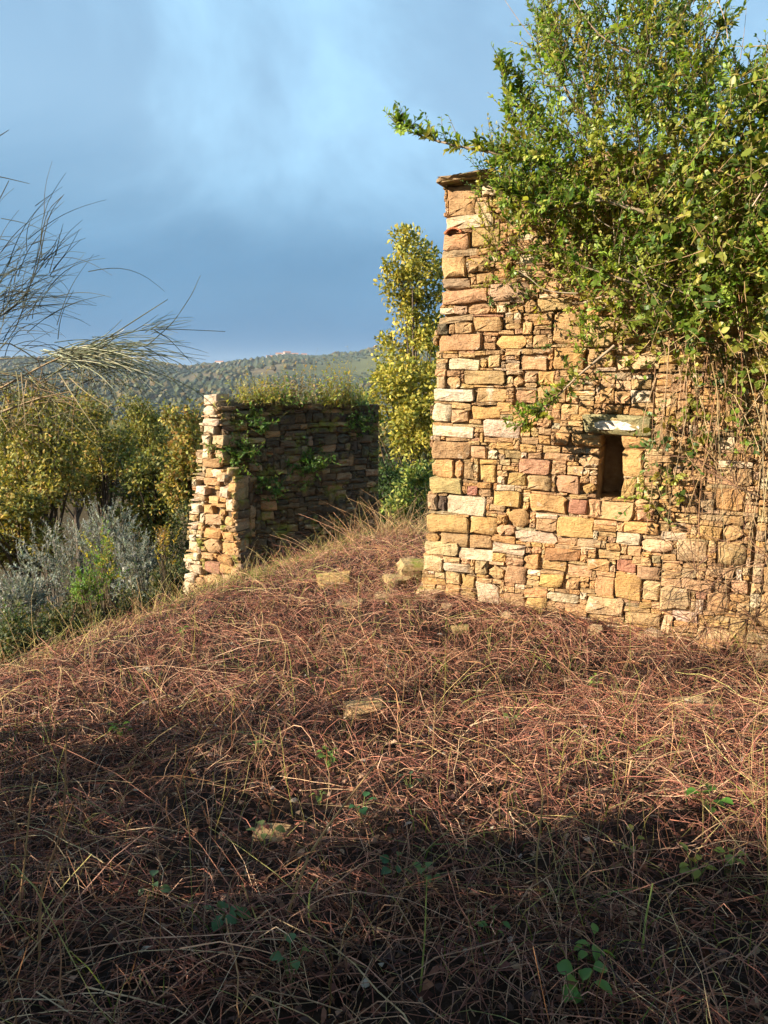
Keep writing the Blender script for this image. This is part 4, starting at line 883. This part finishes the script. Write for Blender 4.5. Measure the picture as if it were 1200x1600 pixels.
standing(0, (.35, .8), (.0014, .0026), .12, [(.13, .06, .04), (.2, .1, .06), (.09, .05, .035)], None, pts, k=6)
tag(stems.build('dry_stubble', M_TWIG), 'thin upright dry stalks standing out of the brambles', 'stalks', kind='stuff')
# dead leaves on the soil
lit = Acc(); n_ = 11000; c = scatter(n_, -4.6, 5., .6, 9.5, .9, .3); pos = np.c_[c, H(c[:, 0], c[:, 1])+rng.uniform(.005, .04, n_)]
d = rng.normal(0, 1, (n_, 3))*[1, 1, .25]; lit.leaves(pos, d, rng.normal(0, .35, (n_, 3))+[0, 0, 1], rng.uniform(.012, .055, n_), rng.uniform(.008, .03, n_), pick([(.14, .06, .045), (.24, .11, .07), (.33, .2, .13), (.07, .04, .035), (.36, .30, .25)], n_, [.32, .24, .12, .3, .02]), .3)
tag(lit.build('leaf_litter', M_DRY), 'brown dead leaves lying between the stems', 'leaves', kind='stuff')
# grass blades along the crest and scattered greenery
gr = Acc(); n_ = 2600; t_ = rng.uniform(5.0, 8.6, n_); i0 = t_.astype(int); c = CREST[i0]+(CREST[i0+1]-CREST[i0])*(t_-i0)[:, None]+rng.normal(0, .22, (n_, 2))
c2 = scatter(2200, -4, 4.2, 1.2, 9.5, .4, .3); c = np.concatenate([c, c2[fbm(c2[:, 0]*1.6, c2[:, 1]*1.6, 55) > .05]]); n_ = len(c)
hb = rng.uniform(.05, .2, n_); tt = np.linspace(0, 1, 4); D = rng.normal(0, .45, (n_, 2))
P = np.concatenate([c[:, None]+D[:, None]*(hb[:, None]*tt**1.6)[..., None], (H(c[:, 0], c[:, 1])[:, None]+hb[:, None]*tt*(1-.25*tt))[..., None]], -1)
gr.tubes(P, np.array([.003, .0026, .0018, .0005])[None], pick([(.24, .27, .06), (.4, .34, .13), (.14, .2, .045)], n_), 3)
tag(gr.build('grass_blades', M_LEAF_MATT), 'thin yellow-green grass along the edge of the mound', 'grass', kind='stuff')

# long single stalks that stand out in the foreground
def ground_pt(px, py):
    P = ray(px, py)[None]*np.arange(1., 16, .02)[:, None]+np.array([0, 0, EYE]); return P[int(np.argmax(P[:, 2] < H(P[:, 0], P[:, 1])))]
for pts, c, r_, lab in (([(60, 1530), (62, 1390), (100, 1290), (104, 1140)], (.36, .2, .1), .0028, 'long reddish stalk leaning right at the lower left'), ([(25, 1440), (40, 1330), (52, 1210)], (.42, .28, .13), .0026, 'long tan stalk at the far lower left edge'),
                        ([(486, 1475), (482, 1430), (484, 1390), (496, 1373)], (.36, .40, .09), .0024, 'short green stalk with a hooked tip in the foreground'), ([(420, 1490), (410, 1460), (392, 1415), (378, 1380)], (.42, .32, .11), .0022, 'short yellowish stalk left of the hooked green one'),
                        ([(750, 1345), (820, 1385), (900, 1430), (960, 1490), (1010, 1560)], (.30, .36, .10), .0034, 'green bramble cane arching across the lower right'), ([(440, 1440), (480, 1340), (520, 1280), (590, 1190)], (.46, .29, .13), .0034, 'long straw-coloured cane slanting up through the middle foreground'),
                        ([(655, 1560), (664, 1460), (667, 1370)], (.34, .36, .09), .0022, 'straight green stalk in the lower middle'), ([(1002, 1500), (1008, 1440), (1020, 1380)], (.40, .46, .12), .0028, 'pale green stalk at the lower right'),
                        ([(860, 1420), (835, 1370), (850, 1240), (835, 1200)], (.45, .3, .13), .0026, 'thin tan cane in front of the niche wall'), ([(980, 1240), (985, 1170), (1040, 1190), (1080, 1260), (1100, 1330)], (.40, .22, .13), .003, 'arched reddish cane at the right')):
    g0 = ground_pt(*pts[0]); Y0 = g0[1]; Q = [g0-[0, 0, .03]]+[at(x, y, Y0+.05*k) for k, (x, y) in enumerate(pts[1:], 1)]
    a_ = Acc(); a_.tubes(smooth_path(Q, 16)[None], np.linspace(r_, r_*.5, 16)[None]*1.5, np.array(c)*1.1, 6)
    o = a_.build('dry_stalk', M_TWIG, None, True, g0); tag(o, lab, 'stalk', 'single stalks in the foreground')

# ------------------------------------------------------------------ small green plants and loose stones on the mound
def rosette(px, py, n_, size, wide, pal, lab, up=.6):
    g0 = ground_pt(px, py); th = empty('ground_plant', tuple(g0), lab, 'plant', 'green plants among the brambles'); tw = Acc()
    Vl, Fl = leaf_mesh(.3, -.25); me = mesh('leaf', Vl, [Fl], np.array(pal), True); P = []
    for k in range(n_):
        a_ = 2*PI*k/n_+rng.normal(0, .3); el = rng.uniform(.1, .9)*up; st = rng.uniform(.3, 1.1)*size; hz = np.array([math.cos(a_), math.sin(a_), 0])
        b0 = hz*st*.7+np.array([0, 0, st*el+rng.uniform(.05, .10)]); o = obj('leaf', me, M_LEAF, th, b0); s_ = size*rng.uniform(.55, .95)
        o.rotation_euler = (rng.normal(0, .25), -el*.4+rng.normal(0, .2), a_); o.scale = (s_, s_*wide, s_)
        P.append(smooth_path([g0-[0, 0, .02], g0+b0*.5+[0, 0, .01], g0+b0], 5))
    tw.tubes(np.array(P), np.full((1, 5), .0018), np.array((.2, .25, .08)), 3); tag(tw.build('stems', M_TWIG, th), kind='stuff')
for a_ in ((1105, 1275, 7, .07, .85, (.10, .24, .04), 'ivy-like plant with broad green leaves at the right'), (515, 1205, 16, .045, .6, (.14, .24, .05), 'small leafy green plant in the middle of the mound'), (352, 1465, 7, .055, .8, (.07, .16, .05), 'dark green rosette in the lower left shade'),
           (1085, 1385, 9, .05, .7, (.3, .32, .06), 'yellowing plant at the lower right'), (905, 1575, 8, .055, .8, (.12, .25, .05), 'green plant at the bottom edge right of centre'), (617, 1380, 5, .05, .85, (.06, .15, .06), 'bluish green leaves in the lower middle'),
           (190, 1160, 12, .045, .4, (.18, .3, .05), 'bright green feathery plant at the left of the mound'), (285, 1000, 9, .05, .4, (.2, .3, .06), 'bright green tuft on the sunny left bank'), (565, 1285, 5, .05, .9, (.06, .17, .06), 'round dark leaf plant right of the flat stone'),
           (1135, 1370, 6, .05, .7, (.25, .33, .06), 'pale yellow-green plant below the ivy-like plant'), (925, 1520, 8, .05, .6, (.16, .28, .05), 'bright green sprig in the lower right foreground'), (665, 1395, 5, .045, .8, (.12, .22, .06), 'single green sprig beside the straight stalk'), (400, 1185, 4, .04, .8, (.13, .22, .06), 'tiny green sprig left of the middle leafy plant'), (500, 1260, 4, .04, .8, (.2, .28, .08), 'pale green sprig below the middle leafy plant'), (800, 1140, 5, .04, .6, (.2, .26, .07), 'light green sprig in the sunny brambles right of centre'), (640, 1245, 5, .045, .7, (.09, .15, .07), 'bluish sprig right of the middle leafy plant'), (240, 1420, 5, .04, .8, (.10, .17, .07), 'dull green sprig at the lower left'), (770, 1480, 5, .045, .7, (.1, .2, .05), 'green sprig under the arching green cane'), (985, 1345, 4, .045, .7, (.32, .3, .06), 'yellow sprig at the right below the arched reddish cane'), (415, 1330, 4, .05, .8, (.16, .2, .06), 'olive sprig beside the half buried tan stone'), (930, 1080, 6, .045, .5, (.2, .28, .06), 'green tuft in the sun before the wall'), (455, 1545, 5, .045, .8, (.1, .19, .06), 'green sprig at the bottom edge left of centre')):
    rosette(*a_)
def field_stone(px, py, w_, d_, h_, code, mat, lab, rz=0., tilt=0.):
    g0 = ground_pt(px, py); o = boulder(w_, d_, h_, np.array(COL[code]), mat, None, (g0[0], g0[1], Zat(g0[0], g0[1])+h_*.02), rz, 'field_stone', tilt); tag(o, lab, 'stone', 'loose stones on the mound')
field_stone(522, 912, .34, .3, .13, 'y', M_MOSSY, 'mossy yellow-green flat stone near the top of the mound', .2, .15)
field_stone(568, 1112, .25, .18, .09, 't', M_STONE, 'pointed tan stone lying in the middle of the sunny brambles', .3, .2)
field_stone(425, 1305, .15, .11, .05, 't', M_STONE, 'tan stone half buried in the shaded foreground', -.2, .1)
field_stone(1085, 1110, .3, .2, .08, 's', M_STONE_PALE, 'pale flat stone in the grass at the right', .1, .05)
field_stone(718, 988, .16, .14, .08, 'l', M_MOSSY, 'small green mossy stone in front of the wall corner', .1)
field_stone(618, 915, .22, .2, .2, 'l', M_MOSSY, 'mossy block left of the wall corner', .5, .1)
field_stone(650, 900, .34, .3, .26, 'l', M_MOSSY, 'large mossy block at the wall corner', .2, .1)
field_stone(672, 932, .26, .22, .2, 's', M_MOSSY, 'pale mossy block tumbled under the wall corner', -.3, .1)
field_stone(640, 885, .24, .16, .1, 's', M_STONE_PALE, 'tilted pale flat stone beside the mossy blocks', .6, .5)
field_stone(545, 945, .26, .16, .07, 'g', M_STONE_DARK, 'flat grey slab sunk in the mound below the mossy flat stone', .1, .1)
field_stone(610, 935, .3, .25, .07, 's', M_STONE_PALE, 'pale slab at the foot of the mossy blocks', .0, .1)
field_stone(845, 992, .09, .07, .05, 'r', M_STONE, 'small orange-red tile fragment at the base of the wall', .0)
field_stone(225, 1050, .09, .06, .04, 'w', M_STONE_PALE, 'small white stone on the sunny left bank', .3)

for k in range(12):                                                  # rubble fallen along the wall foot
    u_ = rng.uniform(-.25, 3.2); n_ = rng.gamma(1.6, .09)+.05; p = MW0+MU*u_+MN*n_; w_ = rng.uniform(.05, .16)
    o = boulder(w_, w_*rng.uniform(.6, 1), w_*rng.uniform(.4, .7), np.array(COL[rng.choice(list('totsgw'))]), M_STONE, None, (p[0], p[1], Zat(p[0], p[1])+w_*.1), rng.uniform(0, 3), 'rubble_stone', rng.normal(0, .25))
    tag(o, 'small broken stone lying in the dry stems along the foot of the tall wall', 'stone', 'rubble along the wall foot')
# ------------------------------------------------------------------ far hillside: groves, woods, houses
def far_trees(name, lab, pts, size, pal, p=None):
    import bmesh
    bm = bmesh.new(); bmesh.ops.create_icosphere(bm, subdivisions=1, radius=1); V0 = np.array([v.co[:] for v in bm.verts]); Fi = np.array([[v.index for v in f_.verts] for f_ in bm.faces]); bm.free()
    n_ = len(pts); sz = rng.uniform(.7, 1.2, n_)*size; z = H(pts[:, 0], pts[:, 1])
    V = V0[None]*(1+rng.normal(0, .18, (n_, len(V0), 1)))*sz[:, None, None]*np.array([1, 1, .85])+np.c_[pts, z+sz*.75][:, None]
    f_ = (Fi[None]+(np.arange(n_)*len(V0))[:, None, None]).reshape(-1, 3)
    me = mesh(name, V.reshape(-1, 3), [f_], np.repeat(pick(pal, n_, p, .2), len(V0), 0), False)
    tag(obj(name, me, M_LEAF_MATT), lab, 'trees', kind='stuff')
def sector(n, r0, r1, p0, p1):
    px = rng.uniform(p0, p1, n); r_ = rng.uniform(r0, r1, n); a_ = np.arctan((px-600)/F); return np.c_[r_*np.sin(a_), r_*np.cos(a_)]
gx, gy = np.meshgrid(np.arange(-1000, 520, 12.), np.arange(560, 1760, 10.)); q = np.c_[gx.ravel(), gy.ravel()]
rot = .17; q2 = np.c_[q[:, 0]*math.cos(rot)-q[:, 1]*math.sin(rot)+180, q[:, 0]*math.sin(rot)+q[:, 1]*math.cos(rot)]
q2 += rng.normal(0, .45, q2.shape); px, py, d = project(np.c_[q2, np.zeros(len(q2))])
u = q2[:, 0]/150.+.5*fbm(q2[:, 0]/200., q2[:, 1]/200., 5); v = q2[:, 1]/210.+.5*fbm(q2[:, 0]/200., q2[:, 1]/200., 6)
crop = hashn(np.floor(u), np.floor(v), 77); r_ = np.hypot(q2[:, 0], q2[:, 1])
keep = (px > -120) & (px < 820) & (crop < .74) & (r_ < RIDGE_R+40) & (r_ > 620)
far_trees('olive_grove', 'rows of olive trees across the far hillside', q2[keep], 2.5, [(.05, .075, .05), (.04, .065, .04), (.065, .09, .065)])
q = sector(5200, 320, 1720, -150, 850); q = q[fbm(q[:, 0]/160., q[:, 1]/160., 91) > .05]
far_trees('distant_wood', 'dark hedges and woods on the far hillside and in the valley', q, 4.6, [(.045, .065, .03), (.07, .085, .035), (.11, .10, .04), (.15, .11, .045)])
q = sector(420, RIDGE_R-25, RIDGE_R+25, -150, 850); far_trees('ridge_trees', 'small dark trees along the skyline of the far ridge', q[fbm(q[:, 0]/70., q[:, 1]/70., 17) > -.02], 4.2, [(.04, .055, .03), (.06, .075, .035)])
q = sector(1500, 60, 330, -200, 820); q = q[crest_dist(q[:, 0], q[:, 1]) > 40]
vw = Acc(); dq = np.hypot(q[:, 0], q[:, 1]); q = q[np.argsort(dq)][:470]; hq = H(q[:, 0], q[:, 1])
for k in range(3): clump_leaves(vw, np.c_[q+rng.normal(0, 1.1, q.shape), hq+2.0+k*1.1], rng.uniform(1.2, 2.2, len(q))*(1.15-.2*k), 30, .66, .46, [(.17, .15, .045), (.12, .13, .04), (.22, .16, .05), (.085, .095, .03)], v=.3)
tag(vw.build('valley_wood', M_LEAF_MATT), 'autumn wood down in the valley behind the oaks', 'trees', kind='stuff')
def flat_mat(name, c, r_=.85):
    m, t, b, o = material(name); g = N(t, 'ShaderNodeNewGeometry').outputs['Position']; n = N(t, 'ShaderNodeTexNoise', i_Scale=.8, i_Detail=4.); t.links.new(g, n.inputs['Vector'])
    rp_ = ramp(t, [(.3, tuple(.82*v for v in c)), (.7, tuple(min(1, 1.1*v) for v in c))]); t.links.new(n.outputs['Fac'], rp_.inputs[0]); t.links.new(rp_.outputs[0], b.inputs['Base Color']); b.inputs['Roughness'].default_value = r_; return m
M_WALLS = [flat_mat('plaster_white', (.72, .68, .62)), flat_mat('plaster_ochre', (.62, .46, .30)), flat_mat('plaster_rose', (.60, .40, .32))]; M_ROOF = flat_mat('roof_tiles', (.36, .17, .11)); M_GLASS = flat_mat('dark_window', (.05, .05, .06), .3)
def house(px, rdist, w_, d_, h_, k, lab):
    a_ = math.atan((px-600)/F); x, y = rdist*math.sin(a_), rdist*math.cos(a_); z = Zat(x, y)-1; th = empty('far_house', (x, y, z), lab, 'house', 'houses on the far ridge'); rz = rng.uniform(-.5, .5)
    th.rotation_euler.z = rz; hw, hd = w_/2, d_/2
    V, F_ = prism([(-hw, -hd), (hw, -hd), (hw, hd), (-hw, hd)], [(-hw, -hd), (hw, -hd), (hw, hd), (-hw, hd)], 0, h_); obj('wall', mesh('wall', V, F_), M_WALLS[k], th)
    e = .5; V = np.array([(-hw-e, -hd-e, h_+.01), (hw+e, -hd-e, h_+.01), (hw+e, hd+e, h_+.01), (-hw-e, hd+e, h_+.01), (-hw-e, 0, h_+hd*.55), (hw+e, 0, h_+hd*.55)])
    obj('roof', mesh('roof', V, [np.array([(0, 1, 5, 4), (2, 3, 4, 5), (3, 2, 1, 0)]), np.array([(0, 4, 3), (1, 2, 5)])]), M_ROOF, th)
    wm = mesh('window', np.array([(-.6, 0, -.8), (.6, 0, -.8), (.6, 0, .8), (-.6, 0, .8), (-.6, .3, -.8), (.6, .3, -.8), (.6, .3, .8), (-.6, .3, .8)], float), [np.array([(0, 1, 2, 3), (0, 4, 5, 1), (3, 2, 6, 7), (0, 3, 7, 4), (1, 5, 6, 2)])])
    for q_ in range(int(w_//4)):
        for zz in ((2., 5.2) if h_ > 6 else (2.2,)): obj('window', wm, M_GLASS, th, (-hw+2+q_*4, -hd-.05, zz))
for a_ in ((348, 1715, 18, 9, 7, 0, 'lone white house left on the far ridge'), (425, 1725, 14, 9, 6, 1, 'leftmost ochre house of the ridge hamlet'), (440, 1732, 16, 10, 8, 0, 'tall white house of the ridge hamlet'), (452, 1738, 15, 10, 9, 2, 'rose house at the middle of the ridge hamlet'),
           (464, 1728, 14, 9, 6, 1, 'low ochre house in the ridge hamlet right of the rose one'), (478, 1730, 12, 9, 6, 0, 'rightmost white house of the ridge hamlet'), (592, 1745, 20, 12, 9, 1, 'house on the highest part of the far ridge behind the slim tree'), (228, 1700, 13, 9, 6, 0, 'white house on the far ridge behind the broom')):
    house(*a_)

# ------------------------------------------------------------------ air
zs = Z[rad < 3400]; zmin = float(Z.min()); zmax = max(float(Z.max()), 12.)+14
hz = 3600.; V, F_ = prism([(-hz, -hz), (hz, -hz), (hz, hz), (-hz, hz)], [(-hz, -hz), (hz, -hz), (hz, hz), (-hz, hz)], zmin-1, zmax)
hm = bpy.data.materials.new('haze'); hm.use_nodes = True; t = hm.node_tree; t.nodes.clear()
o_ = N(t, 'ShaderNodeOutputMaterial'); pv = N(t, 'ShaderNodeVolumePrincipled', i_Density=.0001); pv.inputs['Color'].default_value = (.72, .85, 1, 1); t.links.new(pv.outputs[0], o_.inputs['Volume'])
tag(obj('haze', mesh('haze', V, F_), hm), kind='stuff')
